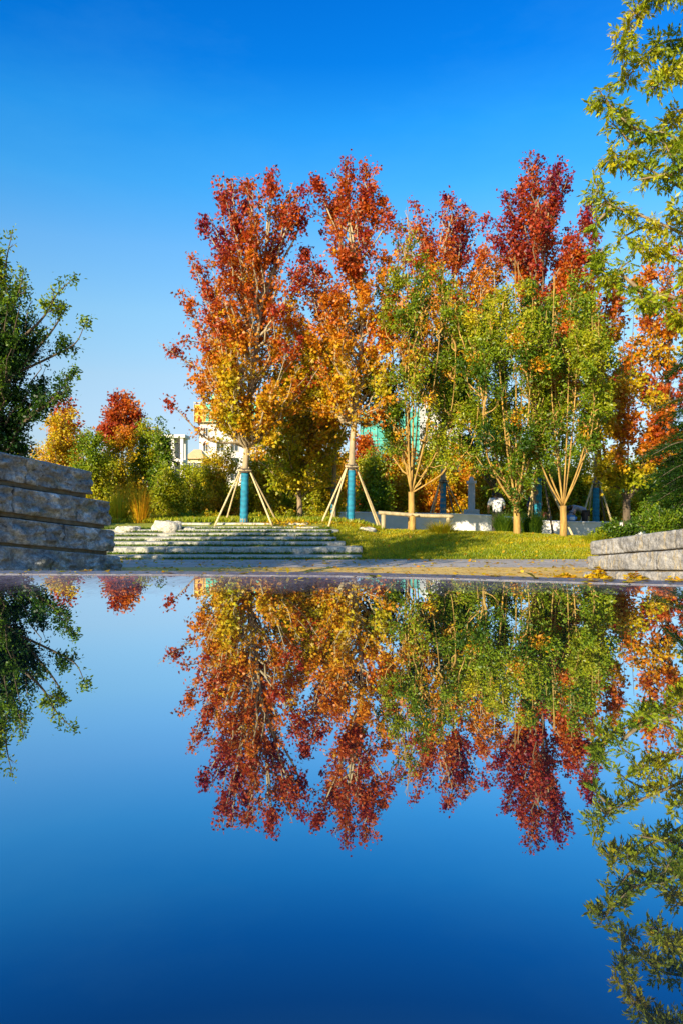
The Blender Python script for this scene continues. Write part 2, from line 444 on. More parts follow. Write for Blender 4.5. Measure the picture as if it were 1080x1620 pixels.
# ------------------------------------------------------------------ pool: still water and stone rim
OUT = [(-4, .95), (-2.2, 1.03), (-1.2, 1.04), (-.85, 1.04), (-.478, 1.035), (-.24, 1.026), (0, 1.009), (.15, .976), (.288, .936), (.415, .90), (.62, .83), (1.0, .68), (1.6, .42), (2.4, .0), (3, -.5), (3, -4), (-4, -4)]
WZ = ZC - .10
def inset(poly, d):
    out = []; n = len(poly)
    for i in range(n):
        p0, p1, p2 = Vector(poly[i - 1]), Vector(poly[i]), Vector(poly[(i + 1) % n])
        e1 = (p1 - p0).normalized(); e2 = (p2 - p1).normalized()
        n1 = Vector((e1.y, -e1.x)); n2 = Vector((e2.y, -e2.x)); b = (n1 + n2).normalized()
        out.append(tuple(p1 + b * (d / max(.35, b.dot(n1)))))
    return out
INN = inset(OUT, .05)
def build_pool():
    m = bpy.data.materials.new("still_water"); m.use_nodes = True; nt = m.node_tree; nt.nodes.clear()
    out = nt.nodes.new("ShaderNodeOutputMaterial")
    lw = nt.nodes.new("ShaderNodeLayerWeight"); lw.inputs['Blend'].default_value = .5
    r = ramp(nt, [(0, (.07,) * 3), (.40, (.18,) * 3), (.50, (.37,) * 3), (.62, (.62,) * 3), (.72, (.80,) * 3), (.82, (.88,) * 3), (.95, (.92,) * 3)], lw.outputs['Facing'])
    g = nt.nodes.new("ShaderNodeBsdfGlossy"); g.inputs['Roughness'].default_value = 0.0; g.inputs['Color'].default_value = (.86, .95, 1, 1)
    d = nt.nodes.new("ShaderNodeBsdfDiffuse"); d.inputs['Color'].default_value = (.002, .006, .016, 1)
    mx = nt.nodes.new("ShaderNodeMixShader")
    nt.links.new(r.outputs[0], mx.inputs[0]); nt.links.new(d.outputs[0], mx.inputs[1]); nt.links.new(g.outputs[0], mx.inputs[2])
    # film of dust and pollen floating along the far edge
    pos = geo_pos(nt); sp = nt.nodes.new("ShaderNodeSeparateXYZ"); nt.links.new(pos, sp.inputs[0])
    mr = nt.nodes.new("ShaderNodeMapRange"); mr.inputs[1].default_value = .70; mr.inputs[2].default_value = 1.0
    mr.inputs[3].default_value = -.40; mr.inputs[4].default_value = .42
    nt.links.new(sp.outputs[1], mr.inputs[0])
    mp = nt.nodes.new("ShaderNodeMapping"); mp.inputs['Scale'].default_value = (1, .35, 1); nt.links.new(pos, mp.inputs[0])
    n = tex_noise(nt, 55, 8, .75, mp.outputs[0])
    ad = nt.nodes.new("ShaderNodeMath"); ad.operation = 'ADD'; nt.links.new(mr.outputs[0], ad.inputs[0]); nt.links.new(n.outputs['Fac'], ad.inputs[1])
    fr = ramp(nt, [(.30, (0, 0, 0)), (.75, (.5, .5, .5)), (1, (.85, .85, .85))], ad.outputs[0])
    dd = nt.nodes.new("ShaderNodeBsdfDiffuse"); dn = tex_noise(nt, 120, 6, .7, pos)
    dc = ramp(nt, [(.3, (.07, .06, .08)), (.6, (.19, .16, .21)), (.8, (.5, .44, .42))], dn.outputs['Fac']); nt.links.new(dc.outputs[0], dd.inputs[0])
    m2 = nt.nodes.new("ShaderNodeMixShader"); nt.links.new(fr.outputs[0], m2.inputs[0]); nt.links.new(mx.outputs[0], m2.inputs[1]); nt.links.new(dd.outputs[0], m2.inputs[2])
    nt.links.new(m2.outputs[0], out.inputs[0])
    o = py_obj("water", [(x, y, WZ) for x, y in INN], [tuple(range(len(INN)))[::-1]], m)
    tag(o, "still dark mirror-like water reflecting the autumn trees and blue sky", "water", None, "structure")
    if o.data.polygons[0].normal.z < 0: o.data.flip_normals()
    # rim
    sm, nt, b = new_mat("rim_stone"); pos = geo_pos(nt)
    n = tex_noise(nt, 60, 12, .85, pos); r = ramp(nt, [(.34, (.03, .028, .035)), (.55, (.11, .10, .12)), (.72, (.40, .34, .28))], n.outputs['Fac'])
    nt.links.new(r.outputs[0], b.inputs['Base Color'])
    rr = ramp(nt, [(.35, (.22,) * 3), (.7, (.75,) * 3)], n.outputs['Fac']); nt.links.new(rr.outputs[0], b.inputs['Roughness'])
    bump(nt, n.outputs['Fac'], .15, .002, b)
    root = thing("pool_basin", "raised dark stone basin with thin speckled rim holding the still water", "pool", (0, -1, 0))
    n_ = len(OUT); zt = WZ + .0012
    # top ring with softened outer edge, then outer side
    O1 = inset(OUT, .006)
    v = [(x, y, WZ - .03) for x, y in INN] + [(x, y, zt) for x, y in INN] + [(x, y, zt) for x, y in O1] + [(x, y, zt - .006) for x, y in OUT] + [(x, y, WZ - .12) for x, y in OUT]
    f = [(k * n_ + i, k * n_ + (i + 1) % n_, (k + 1) * n_ + (i + 1) % n_, (k + 1) * n_ + i) for k in range(4) for i in range(n_)]
    py_obj("rim", v, f, sm, root)
    O2 = inset(OUT, .05)
    v = [(x, y, WZ - .12) for x, y in OUT] + [(x, y, WZ - .12) for x, y in O2] + [(x, y, 0) for x, y in O2]
    f = [(k * n_ + i, k * n_ + (i + 1) % n_, (k + 1) * n_ + (i + 1) % n_, (k + 1) * n_ + i) for k in range(2) for i in range(n_)]
    py_obj("side_wall", v, f, noisy_mat("basin_stone", [(.3, (.09, .09, .10)), (.7, (.22, .21, .22))], 8), root)
build_pool()

# ------------------------------------------------------------------ rough stone walls
def stone_mat(name, c, moss, streak=False):
    m, nt, b = new_mat(name); pos = geo_pos(nt)
    n = tex_noise(nt, 3.0, 12, .75, pos, .3); r = ramp(nt, [(.28, c[0]), (.5, c[1]), (.75, c[2])], n.outputs['Fac'])
    vo = nt.nodes.new("ShaderNodeTexNoise"); vo.inputs['Scale'].default_value = 14; vo.inputs['Detail'].default_value = 10; nt.links.new(pos, vo.inputs['Vector'])
    col = r.outputs[0]
    mp = nt.nodes.new("ShaderNodeMapping"); mp.inputs['Scale'].default_value = (7, 7, .9) if streak else (2, 2, 2); nt.links.new(pos, mp.inputs[0])
    s = tex_noise(nt, 1.6, 8, .7, mp.outputs[0], .8); sr = ramp(nt, [(.52, (0, 0, 0)), (.66, (.75, .75, .75))], s.outputs['Fac'])
    mx = nt.nodes.new("ShaderNodeMix"); mx.data_type = 'RGBA'; nt.links.new(sr.outputs[0], mx.inputs[0]); nt.links.new(col, mx.inputs[6]); mx.inputs[7].default_value = (*moss, 1)
    col = mx.outputs[2]
    n5 = tex_noise(nt, 19, 10, .8, pos); r5 = ramp(nt, [(.36, (.42, .42, .42)), (.52, (1, 1, 1)), (.7, (1.5, 1.5, 1.5))], n5.outputs['Fac'])
    m5 = nt.nodes.new("ShaderNodeMix"); m5.data_type = 'RGBA'; m5.blend_type = 'MULTIPLY'; m5.inputs[0].default_value = .9
    nt.links.new(col, m5.inputs[6]); nt.links.new(r5.outputs[0], m5.inputs[7]); col = m5.outputs[2]
    # dark cracks and pits
    s2 = tex_noise(nt, 2.6, 9, .7, mp.outputs[0], 1.2); cr = ramp(nt, [(.33, (.25, .25, .25)), (.41, (1, 1, 1))], s2.outputs['Fac'])
    m3 = nt.nodes.new("ShaderNodeMix"); m3.data_type = 'RGBA'; m3.blend_type = 'MULTIPLY'; m3.inputs[0].default_value = 1
    nt.links.new(col, m3.inputs[6]); nt.links.new(cr.outputs[0], m3.inputs[7])
    nt.links.new(m3.outputs[2], b.inputs['Base Color']); b.inputs['Roughness'].default_value = .85
    ad = nt.nodes.new("ShaderNodeMath"); ad.operation = 'ADD'; nt.links.new(vo.outputs['Fac'], ad.inputs[0]); nt.links.new(n.outputs['Fac'], ad.inputs[1])
    bump(nt, ad.outputs[0], .9, .05, b)
    return m
M['stone_blue'] = stone_mat("stone_blue_grey", ((.03, .034, .038), (.22, .235, .24), (.72, .74, .72)), (.20, .20, .10))
M['stone_pale'] = stone_mat("stone_pale_grey", ((.09, .09, .10), (.21, .205, .20), (.34, .325, .305)), (.40, .30, .12), True)
M['joint'] = noisy_mat("joint_mortar", [(.3, (.06, .05, .03)), (.7, (.20, .15, .08))], 7)

def add_block(bm, A, B, zb, zt, depth, seed, amp=.05, rnd=.05, cuts=16):
    """rough block whose front runs A->B (xy), bottoms zb=(zA,zB), tops zt; body goes back by depth"""
    A = Vector((*A, 0)); B = Vector((*B, 0)); d = (B - A); L = d.length; d.normalize(); nback = Vector((-d.y, d.x, 0))
    if nback.y < 0: nback = -nback
    tmp = bmesh.new(); bmesh.ops.create_cube(tmp, size=2)
    bmesh.ops.subdivide_edges(tmp, edges=tmp.edges[:], cuts=cuts, use_grid_fill=True)
    off = Vector((seed * 7.3, seed * 3.1, seed * 1.7))
    for v in tmp.verts:
        u, w, h = v.co.x, v.co.y, v.co.z      # along, depth(-1 front), height
        H = (zt[0] + zt[1] - zb[0] - zb[1]) / 2
        # rounded corners
        cu = max(0, abs(u) - (1 - 2 * rnd / L)) / (2 * rnd / L); cw = max(0, abs(w) - (1 - 2 * rnd / depth)) / (2 * rnd / depth); ch = max(0, abs(h) - (1 - 2 * rnd / H)) / (2 * rnd / H)
        s = math.sqrt(cu * cu + cw * cw + ch * ch); k = (1 / s if s > 1 else 1)
        if s > 1:
            u = math.copysign(1 - 2 * rnd / L + cu * k * 2 * rnd / L, u) if cu else u
            w = math.copysign(1 - 2 * rnd / depth + cw * k * 2 * rnd / depth, w) if cw else w
            h = math.copysign(1 - 2 * rnd / H + ch * k * 2 * rnd / H, h) if ch else h
        t = (u + 1) / 2; th = (h + 1) / 2
        zbm = zb[0] + (zb[1] - zb[0]) * t; ztm = zt[0] + (zt[1] - zt[0]) * t
        p = A + d * (L * t) + nback * (depth * (w + 1) / 2); p.z = zbm + (ztm - zbm) * th
        q = Vector((p.x * 1.0, p.y * 1.0, p.z)) + off
        fr = (1 - (w + 1) / 2)
        n1 = noise.fractal(q * 2.2, 1.0, 2.0, 6) * .8 + abs(noise.noise(q * 4.5)) * .9 + abs(noise.noise(q * 9)) * .5 - .5
        hf = 1 - abs(h) ** 3
        p += -nback * (amp * n1 * fr * (.35 + .65 * hf) + .02 * hf * fr)
        p.z += .008 * noise.noise(q * 5); p += d * (.012 * noise.noise(q * 4 + Vector((9, 9, 9))))
        v.co = p
    me = bpy.data.meshes.new("tmp"); tmp.to_mesh(me); tmp.free(); bm.from_mesh(me); bpy.data.meshes.remove(me)

def stone_wall(label, A0, B0, courses, m, depth, amp, back, seed0):
    """courses: (bottom A,B), (top A,B), extra length past B, setback, joints"""
    root = thing("stone_wall", label, "wall", (A0[0], A0[1], 0))
    a, b = Vector(A0), Vector(B0); d = (b - a).normalized(); L = (b - a).length; nb = Vector((-d.y, d.x)); nb = nb if nb.y > 0 else -nb
    for ci, (zb, zt, ext, setb, joints) in enumerate(courses):
        bm = bmesh.new(); cuts = [0.0] + list(joints) + [1.0]
        tot = L + ext
        for j in range(len(cuts) - 1):
            s0, s1 = cuts[j] * tot, cuts[j + 1] * tot
            g0 = .004
            pa = a + d * (s0 + g0) + nb * setb; pb = a + d * (s1 - g0) + nb * setb
            zz = lambda z, s: z[0] + (z[1] - z[0]) * s / L
            add_block(bm, pa, pb, (zz(zb, s0), zz(zb, s1)), (zz(zt, s0), zz(zt, s1)), depth, seed0 + ci * 5 + j, amp, .026, 30)
        bm_obj("stone_course", bm, m, root, True)
        # recessed bed joint under the course
        s1 = L + ext - .12
        q = [a + d * .02 + nb * (setb + .07), a + d * s1 + nb * (setb + .07), a + d * s1 + nb * (setb + depth - .1), a + d * .02 + nb * (setb + depth - .1)]
        zz = lambda z, s: z[0] + (z[1] - z[0]) * s / L
        v = [(p.x, p.y, max(0, zz(zb, s) - .075)) for p, s in zip(q, (.02, s1, s1, .02))] + [(p.x, p.y, zz(zb, s) + .03) for p, s in zip(q, (.02, s1, s1, .02))]
        py_obj("bed_joint", v, [(0, 3, 2, 1), (4, 5, 6, 7), (0, 1, 5, 4), (1, 2, 6, 5), (2, 3, 7, 6), (3, 0, 4, 7)], M['joint'], root)
    return root

# left wall: line from beyond the frame to its far end
pA = P(0, 0, 12.5)[:2]; pB = P(190, 0, 14.6)[:2]
dL = (pB - pA); A0 = pA - dL * 1.2
def zrow(y0, y1, extra=1.2):
    za, zb = ZC - (y0 - HY) / F * 12.5, ZC - (y1 - HY) / F * 14.6
    return za - (zb - za) * extra, zb
cs = [((-.05, -.05), zrow(863, 880), 0.0, 0.0, (.3, .72)),
      (zrow(858, 874), zrow(817, 840), -.10, .05, (.2, .56, .80)),
      (zrow(808, 833), zrow(766, 795), -.12, .10, (.25, .62, .86)),
      (zrow(757, 788), zrow(712, 753), -.50, .16, (.22, .45, .72))]
stone_wall("tall blue grey rough hewn stone wall of four courses at the left, in shade", A0, pB, cs, M['stone_blue'], .8, .16, .8, 3)
# right wall
qB = P(923, 0, 13.1)[:2]; qA = P(1080, 0, 11.0)[:2]; qA0 = qA + (qA - qB) * 1.3
def zr(yl, yr, extra=1.3):
    zb, za = ZC - (yl - HY) / F * 13.1, ZC - (yr - HY) / F * 11.0
    return za + (za - zb) * extra, zb
cs = [((-.05, -.05), zr(904, 904.5), 0.0, 0.0, (.3, .6)),
      (zr(902, 902.5), zr(880.5, 869), -.03, .04, (.35, .68, .9)),
      (zr(879, 867), zr(857, 835), -.06, .09, (.3, .62, .84))]
stone_wall("low pale sunlit stone wall of three courses at the right with yellow stains", qA0, qB, cs, M['stone_pale'], .7, .045, .7, 40)

# ------------------------------------------------------------------ stone steps
M['slab'] = stone_mat("slab_stone", ((.20, .19, .15), (.38, .36, .29), (.54, .51, .42)), (.16, .20, .07))
def steps():
    rows = [(17.30, .085, .07, (-9, 572), (200,), "lowest"), (17.8, .244, .14, (-9, 573), (262, 368), "second"), (18.3, .344, .11, (-9, 546), (350, 450), "third"),
            (18.8, .436, .10, (-9, 532), (340, 470), "fourth"), (19.3, .517, .085, (-9, 522), (330, 420), "fifth"), (19.8, .588, .075, (-9, 536), (350, 486), "sixth")]
    for i, (Y, zt, h, (x0, x1), joints, word) in enumerate(rows):
        xa = -8.5; xb = (x1 - 540) / F * Y
        root = thing("stone_step", "%s long low stone step in the flight leading up from the path" % (word + (" and thinnest" if i == 0 else "")), "step", ((xa + xb) / 2, Y, 0), "steps of the stone stair")
        cut = [xa, xa + 1.9] + [(j - 540) / F * Y for j in joints] + [xb]
        for a, b in zip(cut[:-1], cut[1:]):
            bm = bmesh.new(); add_block(bm, (a + .004, Y + R.uniform(-.012, .012)), (b - .004, Y + R.uniform(-.012, .012)), (zt - h - .05,) * 2, (zt + R.uniform(-.006, .006), zt + R.uniform(-.006, .006)), .62, i * 7 + int(a * 3), .008, .016, 14)
            bm_obj("slab", bm, M['slab'], root, True)
    Y = 20.35
    root = thing("stone_landing", "broad sunlit pale stone landing edge along the top of the steps", "landing", (-3, Y, .5))
    cut = [(x - 540) / F * Y for x in (262, 330, 430, 505)]
    for k, (a, b) in enumerate(zip(cut[:-1], cut[1:])):
        bm = bmesh.new(); add_block(bm, (a + .004, Y), (b - .004, Y), (.56,) * 2, (.645, .645), 1.1, 80 + k, .02, .02, 14)
        bm_obj("slab", bm, M['stone_cream'], root, True)
        bm = bmesh.new(); add_block(bm, (a + .1, Y + .45), (b - .03 - .3 * (k == 2), Y + .45), (.60,) * 2, (.74, .735), .7, 90 + k, .02, .02, 14)
        bm_obj("slab", bm, M['stone_cream'], root, True)
M['stone_cream'] = stone_mat("stone_cream", ((.34, .31, .24), (.50, .46, .37), (.62, .58, .48)), (.35, .30, .14))
steps()

def boulder(label, px, py_top, py_bot, wpx, Y, seed):
    c = P(px, py_bot, Y); h = (py_bot - py_top) / F * Y; w = wpx / F * Y
    bm = bmesh.new(); bmesh.ops.create_icosphere(bm, subdivisions=4, radius=1)
    for v in bm.verts:
        q = v.co * 1.3 + Vector((seed, seed * 2, 0)); k = 1 + .22 * noise.fractal(q, 1, 2, 4)
        z = v.co.z; z = z if z < .55 else .55 + (z - .55) * .35
        v.co = Vector((v.co.x * k * w / 2 + c[0], v.co.y * k * w * .36 + c[1], (z + .45) * h * .95 * k + c[2] - .02))
    o = bm_obj("boulder", bm, M['stone_cream'], None, True)
    tag(o, label, "boulder")
boulder("flat pale boulder left of the landing, nearest the tall grey wall", 203, 832, 841, 40, 19.9, 1.3)
boulder("larger rounded pale boulder at the left end of the top landing", 264, 824, 841, 48, 19.95, 5.1)
boulder("small flat stone lying just right of the larger rounded boulder", 300, 834, 840, 20, 20.0, 7.7)
boulder("pale flat stone lying on the lawn between the teal trunk and the rail", 580, 834, 842, 30, 20.4, 9.2)

# ------------------------------------------------------------------ lawn grass, fallen leaves
def blades(n, xr, yr, h, seed, tone, keep, parent=None, name="grass", label="short green lawn grass on the bank beside the steps"):
    g = np.random.default_rng(seed)
    x = g.uniform(*xr, n); y = g.uniform(*yr, n); k = keep(x, y); x, y = x[k], y[k]; n = len(x)
    z = terrain(x, y) - .004
    pos = np.stack((x, y, z), 1); ax = np.stack((g.normal(size=n) * .4, g.normal(size=n) * .4, np.ones(n)), 1)
    nm = np.stack((g.normal(size=n), g.normal(size=n) - .6, np.full(n, .25)), 1)
    cl = clump(pos * (1, 1, 0), 1.6, seed)
    o = leaf_mesh(name, pos, ax, nm, h * g.uniform(.6, 1.3, n), tone + .06 * cl + g.normal(size=n) * .05, 'needle')
    return tag(o, label, "grass", None, "stuff")
def lawn_keep(x, y):
    edge = np.interp(y, (17.2, 17.9, 18.4, 18.9, 19.4, 20.2, 21), (.50, .52, .11, -.10, -.25, -.1, -.6))
    return x > edge
blades(95000, (-.6, 9), (17.24, 22.5), .075, 3, .40, lawn_keep)
def step_keep(x, y):
    rows = ((17.92, 17.82), (18.42, 18.32), (18.92, 18.82), (19.42, 19.32), (20.3, 19.9))
    k = np.zeros(len(x), bool)
    return (y < 17.79) & (y > 17.62) | (y > 20.42)
g0 = np.random.default_rng(9)
def step_grass():
    n = 26000; fr = np.array((17.24, 17.76, 18.26, 18.76, 19.26, 19.76, 20.3)); tz = np.array((.0, .085, .244, .344, .436, .517, .588))
    k = g0.integers(0, 7, n); x = g0.uniform(-7.5, .6, n); x = np.where(k > 1, np.minimum(x, -.05 - .05 * k), x)
    y = fr[k] - g0.uniform(0, .10, n) ** 1.0; z = tz[k] - .01
    dens = clump(np.stack((x, y * 3, z), 1), 2.4, 4) > -1.05
    x, y, z = x[dens], y[dens], z[dens]; n = len(x)
    pos = np.stack((x, y, z), 1); ax = np.stack((g0.normal(size=n) * .5, g0.normal(size=n) * .3 - .1, np.ones(n)), 1)
    nm = np.stack((g0.normal(size=n), g0.normal(size=n) - .6, np.full(n, .2)), 1)
    o = leaf_mesh("grass", pos, ax, nm,   .074 * g0.uniform(.5, 1.25, n), .17 + g0.normal(size=n) * .06, 'needle')
    tag(o, "tufts of dark green grass growing in the gaps of the stone steps", "grass", None, "stuff")
step_grass()
blades(30000, (-9, 1.2), (21.0, 25), .16, 8, .36, lambda x, y: x < 1.2, label="longer yellow green grass behind the stone landing")

def fallen():
    g = np.random.default_rng(21); n = 2600
    y = g.uniform(7, 17.2, n); x = g.uniform(-1, 1, n) * (y * .5 + .5)
    x2 = g.uniform(0, 8.5, 500); y2 = g.uniform(17.3, 22, 500)
    x3 = g.normal(size=500) * .5 + np.where(g.uniform(size=500) < .5, .2, -1.6); y3 = 20.9 + g.normal(size=500) * .3
    x4 = g.uniform(4.3, 5.3, 700); y4 = 13.0 - (x4 - 4.35) * 2.85 - abs(g.normal(size=700)) * .14 - .05
    x = np.r_[x, x2, x3, x4]; y = np.r_[y, y2, y3, y4]; n = len(x); hp = []
    for hx, hY, hr in ((945, 12.45, .16), (1003, 11.65, .19), (1064, 10.95, .17), (893, 13.2, .07)):
        c = P(hx, 905, hY); q = g.normal(size=(420, 3)) * (hr, hr * .7, 0); q[:, 2] = g.uniform(0, 1, 420) * (.26 if hr > .1 else .05) * np.exp(-(q[:, 0] ** 2 + q[:, 1] ** 2) / hr ** 2 / 1.2) + .012; hp.append(q + (c[0], c[1], 0))
    hp = np.vstack(hp)
    z = np.where(y < 17.2, .012, terrain(x, y) + .05); z[-700:] += abs(g.normal(size=700)) * .03
    pos = np.vstack((np.stack((x, y, z), 1), hp)); n = len(pos); ax = g.normal(size=(n, 3)) * (1, 1, .3); nm = g.normal(size=(n, 3)) * .35 + (0, 0, 1)
    o = leaf_mesh("fallen_leaves", pos, ax, nm, .085 * g.uniform(.6, 1.2, n), .56 + g.normal(size=n) * .05, 'maple')
    tag(o, "yellow fallen leaves scattered over the paving and lawn", "leaves", None, "stuff")
fallen()
def rim_debris():
    g = np.random.default_rng(33); n = 900; x = g.uniform(-1.2, 1.4, n); e = np.interp(x, [p[0] for p in OUT[:14]], [p[1] for p in OUT[:14]]); y = e - .006 - g.exponential(.045, n); k = y > .62; x, y = x[k], y[k]; n = len(x)
    pos = np.stack((x, y, np.full(n, WZ + .0018)), 1)
    o = leaf_mesh("leaf_litter", pos, g.normal(size=(n, 3)) * (1, 1, .15), g.normal(size=(n, 3)) * .25 + (0, 0, 1), g.gamma(1.5, .0022, n) + .0012, .50 + g.normal(size=n) * .09, 'quad', wear=g.uniform(.25, 1.1, n))
    tag(o, "tiny leaf scraps and flecks of litter along the far pool rim and the water by it", "litter", None, "stuff")
rim_debris()

M['dry_leaf'] = noisy_mat("dry_leaf", [(.3, (.50, .26, .02)), (.6, (.76, .48, .03)), (.8, (.85, .60, .08))], 90, .7, .3, .003)
def rim_leaf(px, py, wpx, seed, label):
    """a curled dry maple leaf lying on the rim or on the water by it"""
    Y = .10 * F / (py - HY); c = P(px, py, Y); w = wpx / F * Y; r = random.Random(seed)
    bm = bmesh.new(); n = 5
    t = LEAF['maple'] - (.5, 0, 0)
    rot = Matrix.Rotation(r.uniform(0, 6.28), 3, 'Z')
    def pt(a, b): 
        p = rot @ Vector((a, b, 0)); z = .32 * (a * a + .8 * b * b) + .10 * math.sin(a * 9 + seed) * abs(b) + .07
        return Vector((c[0] + p.x * w, c[1] + p.y * w * .8, WZ + .001 + z * w * .62))
    ctr = [bm.verts.new(pt(x, 0)) for x in np.linspace(-.5, .5, 5)]
    ring = [pt(x, y) for x, y, _ in t]; ring2 = [pt(x * .55, y * .55) for x, y, _ in t]
    vo = [bm.verts.new(p) for p in ring]; vi = [bm.verts.new(p) for p in ring2]; cc = bm.verts.new(pt(0, 0))
    k = len(vo)
    for i in range(k):
        bm.faces.new((vo[i], vo[(i + 1) % k], vi[(i + 1) % k], vi[i])); bm.faces.new((vi[i], vi[(i + 1) % k], cc))
    for v in ctr: bm.verts.remove(v)
    geo = bmesh.ops.solidify(bm, geom=bm.faces[:], thickness=.0004)
    o = bm_obj("dry_leaf", bm, M['dry_leaf'], None, True)
    tag(o, label, "leaf", "dry leaves on the pool rim")
for a in ((138, 904.5, 22, 1, "curled yellow leaf on the pool rim in front of the tall grey wall"),
          (435, 905.5, 17, 2, "single curled yellow leaf on the pool rim left of centre, below the steps"),
          (350, 906, 9, 3, "tiny pale leaf scrap on the pool rim below the steps"),
          (783, 913, 26, 4, "left one of two flat yellow leaves lying together on the rim below the lawn"),
          (806, 912, 24, 5, "right one of two flat yellow leaves lying together on the rim below the lawn"),
          (848, 917, 16, 6, "small flat leaf floating just beyond the pair of flat yellow leaves"),
          (886, 914.5, 14, 7, "small curled yellow leaf just left of the low pale wall"),
          (935, 921, 34, 8, "leftmost large yellow leaf in front of the low pale wall"),
          (958, 919, 26, 9, "second yellow leaf from the left in front of the low pale wall"),
          (992, 923, 30, 10, "flat yellow leaf with its stalk end raised, before the middle of the pale wall"),
          (1010, 920, 34, 11, "tallest curled yellow leaf before the middle of the pale wall"),
          (1066, 922, 36, 12, "large curled yellow leaf at the right edge before the pale wall"),
          (912, 936, 14, 13, "small leaf floating on the water in front of the pale wall"),
          (560, 913, 8, 14, "tiny leaf scrap near the middle of the pool rim")):
    rim_leaf(*a)

# ------------------------------------------------------------------ low white wall behind the lawn
def white_wall():
    pts = [(505, 30.0, .86), (560, 30.0, .885), (660, 29.6, .85), (760, 29, .80), (830, 28, .67), (870, 27.5, .605), (985, 27, .56), (1090, 26.4, .52), (1200, 26, .5)]
    m = noisy_mat("white_render", [(.25, (.60, .58, .53)), (.6, (.76, .73, .68)), (.8, (.81, .79, .75))], 1.8, .9, .25, .01, 30)
    root = thing("garden_wall", "low off white rendered seat wall curving behind the lawn", "wall", tuple(P(760, 0, 29)[:2]) + (0,))
    c = curve([(*P(a, 0, b)[:2], z) for a, b, z in pts], 6); n = len(c)
    t = np.gradient(c[:, :2], axis=0); t /= np.linalg.norm(t, axis=1)[:, None]; nb = np.stack((-t[:, 1], t[:, 0]), 1)
    def prof(off, z): return np.c_[c[:, :2] + nb * off, z if np.ndim(z) else np.full(n, z)]
    rows = [prof(0, -.1), prof(0, c[:, 2] - .05), prof(.38, c[:, 2] - .05), prof(.38, -.1)]
    v = np.vstack(rows); f = [(k * n + i, k * n + i + 1, (k + 1) * n + i + 1, (k + 1) * n + i) for k in range(3) for i in range(n - 1)] + [(0, n, 2 * n, 3 * n), (n - 1, 4 * n - 1, 3 * n - 1, 2 * n - 1)]
    py_obj("wall_body", v, f, m, root)
    rows = [prof(-.02, c[:, 2] - .05), prof(-.02, c[:, 2]), prof(.40, c[:, 2]), prof(.40, c[:, 2] - .05)]
    v = np.vstack(rows); f = [(k * n + i, k * n + i + 1, ((k + 1) % 4) * n + i + 1, ((k + 1) % 4) * n + i) for k in range(4) for i in range(n - 1)] + [(0, n, 2 * n, 3 * n), (n - 1, 4 * n - 1, 3 * n - 1, 2 * n - 1)]
    py_obj("coping", v, f, m, root)
white_wall()

# ------------------------------------------------------------------ wooden rail
def rail():
    Y = 21.2; root = thing("wooden_rail", "low round log rail on short posts in front of the white wall", "rail", tuple(P(655, 840, Y)))
    T = Tubes(); T.add(curve([P(598, 811, Y), P(640, 814, Y), P(672, 816, Y), P(716, 817, Y)], 6), .055, 10); T.build("rail_log", M['rail'], root)
    for x, yt, yb, r, m in ((606, 814, 843, .065, 'rail'), (652, 816, 845, .09, 'bark_gold'), (708, 818, 846, .06, 'rail')):
        T = Tubes(); T.add([P(x, yt, Y + .02), P(x, (yt + yb) / 2, Y + .02), P(x, yb, Y + .02)], r, 10); T.build("post", M[m], root)
    T = Tubes()
    for k in range(3): T.add([P(655 + k, 815, Y - .07) + np.array((math.cos(a) * .09, math.sin(a) * .08, math.sin(a * 2) * .03)) for a in np.linspace(0, 6.2, 14)], .008, 5)
    T.build("lashing", M['pole'], root)
rail()

# ------------------------------------------------------------------ trees
def wrap(root, pts, Y, r, band=True):
    T = Tubes(); c = curve([P(a, b, Y) for a, b in pts], 10); n = len(c)
    T.add(c, r * (1 + .05 * np.sin(np.arange(n) * 2.1)) * np.linspace(1.05, .95, n), 14); T.build("trunk_wrap", M['wrap'], root)

def stakes(label, apex, Y, feet, dark=(), r=.028):
    a = P(*apex, Y); root = thing("tree_stakes", label, "tree stakes", (a[0], a[1], float(terrain(a[0], a[1]))), "timber stakes propping the red maples")
    for k, (fx, fy, dy, sx) in enumerate(feet):
        foot = P(fx, fy, Y + dy); foot[2] = min(foot[2], float(terrain(foot[0], foot[1])) + .02) if fy > 819 else float(terrain(foot[0], foot[1]))
        top = a + np.array((sx * .11, dy * .035, .06)); top = top + (top - foot) * .03
        T = Tubes(); T.add(curve([foot, foot * .5 + top * .5 + (0.01 * sx, 0, -.015), top], 5), np.linspace(r * 1.1, r * .85, 11), 8); T.build("pole", M['pole_dark' if k in dark else 'pole'], root)
    T = Tubes()
    for k in range(4): T.add([a + np.array((math.cos(t) * .15, math.sin(t) * .15, -.02 + k * .03 + .02 * math.sin(t))) for t in np.linspace(0, 6.28, 18)], .017, 6)
    T.build("tie_ring", M['rope'], root)
    T = Tubes(); T.add([a + (-.2, -.13, .02), a + (.2, -.13, .0)], .028, 7); T.build("cross_bar", M['rail'], root)
    return root

G_M = "red maples in the row"
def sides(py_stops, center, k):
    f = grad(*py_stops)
    return lambda px, py, n: f(px, py, n) + np.clip((np.abs(px - center) - 45) / 60, 0, 1) * k * np.clip((py - 430) / 100, 0, 1)

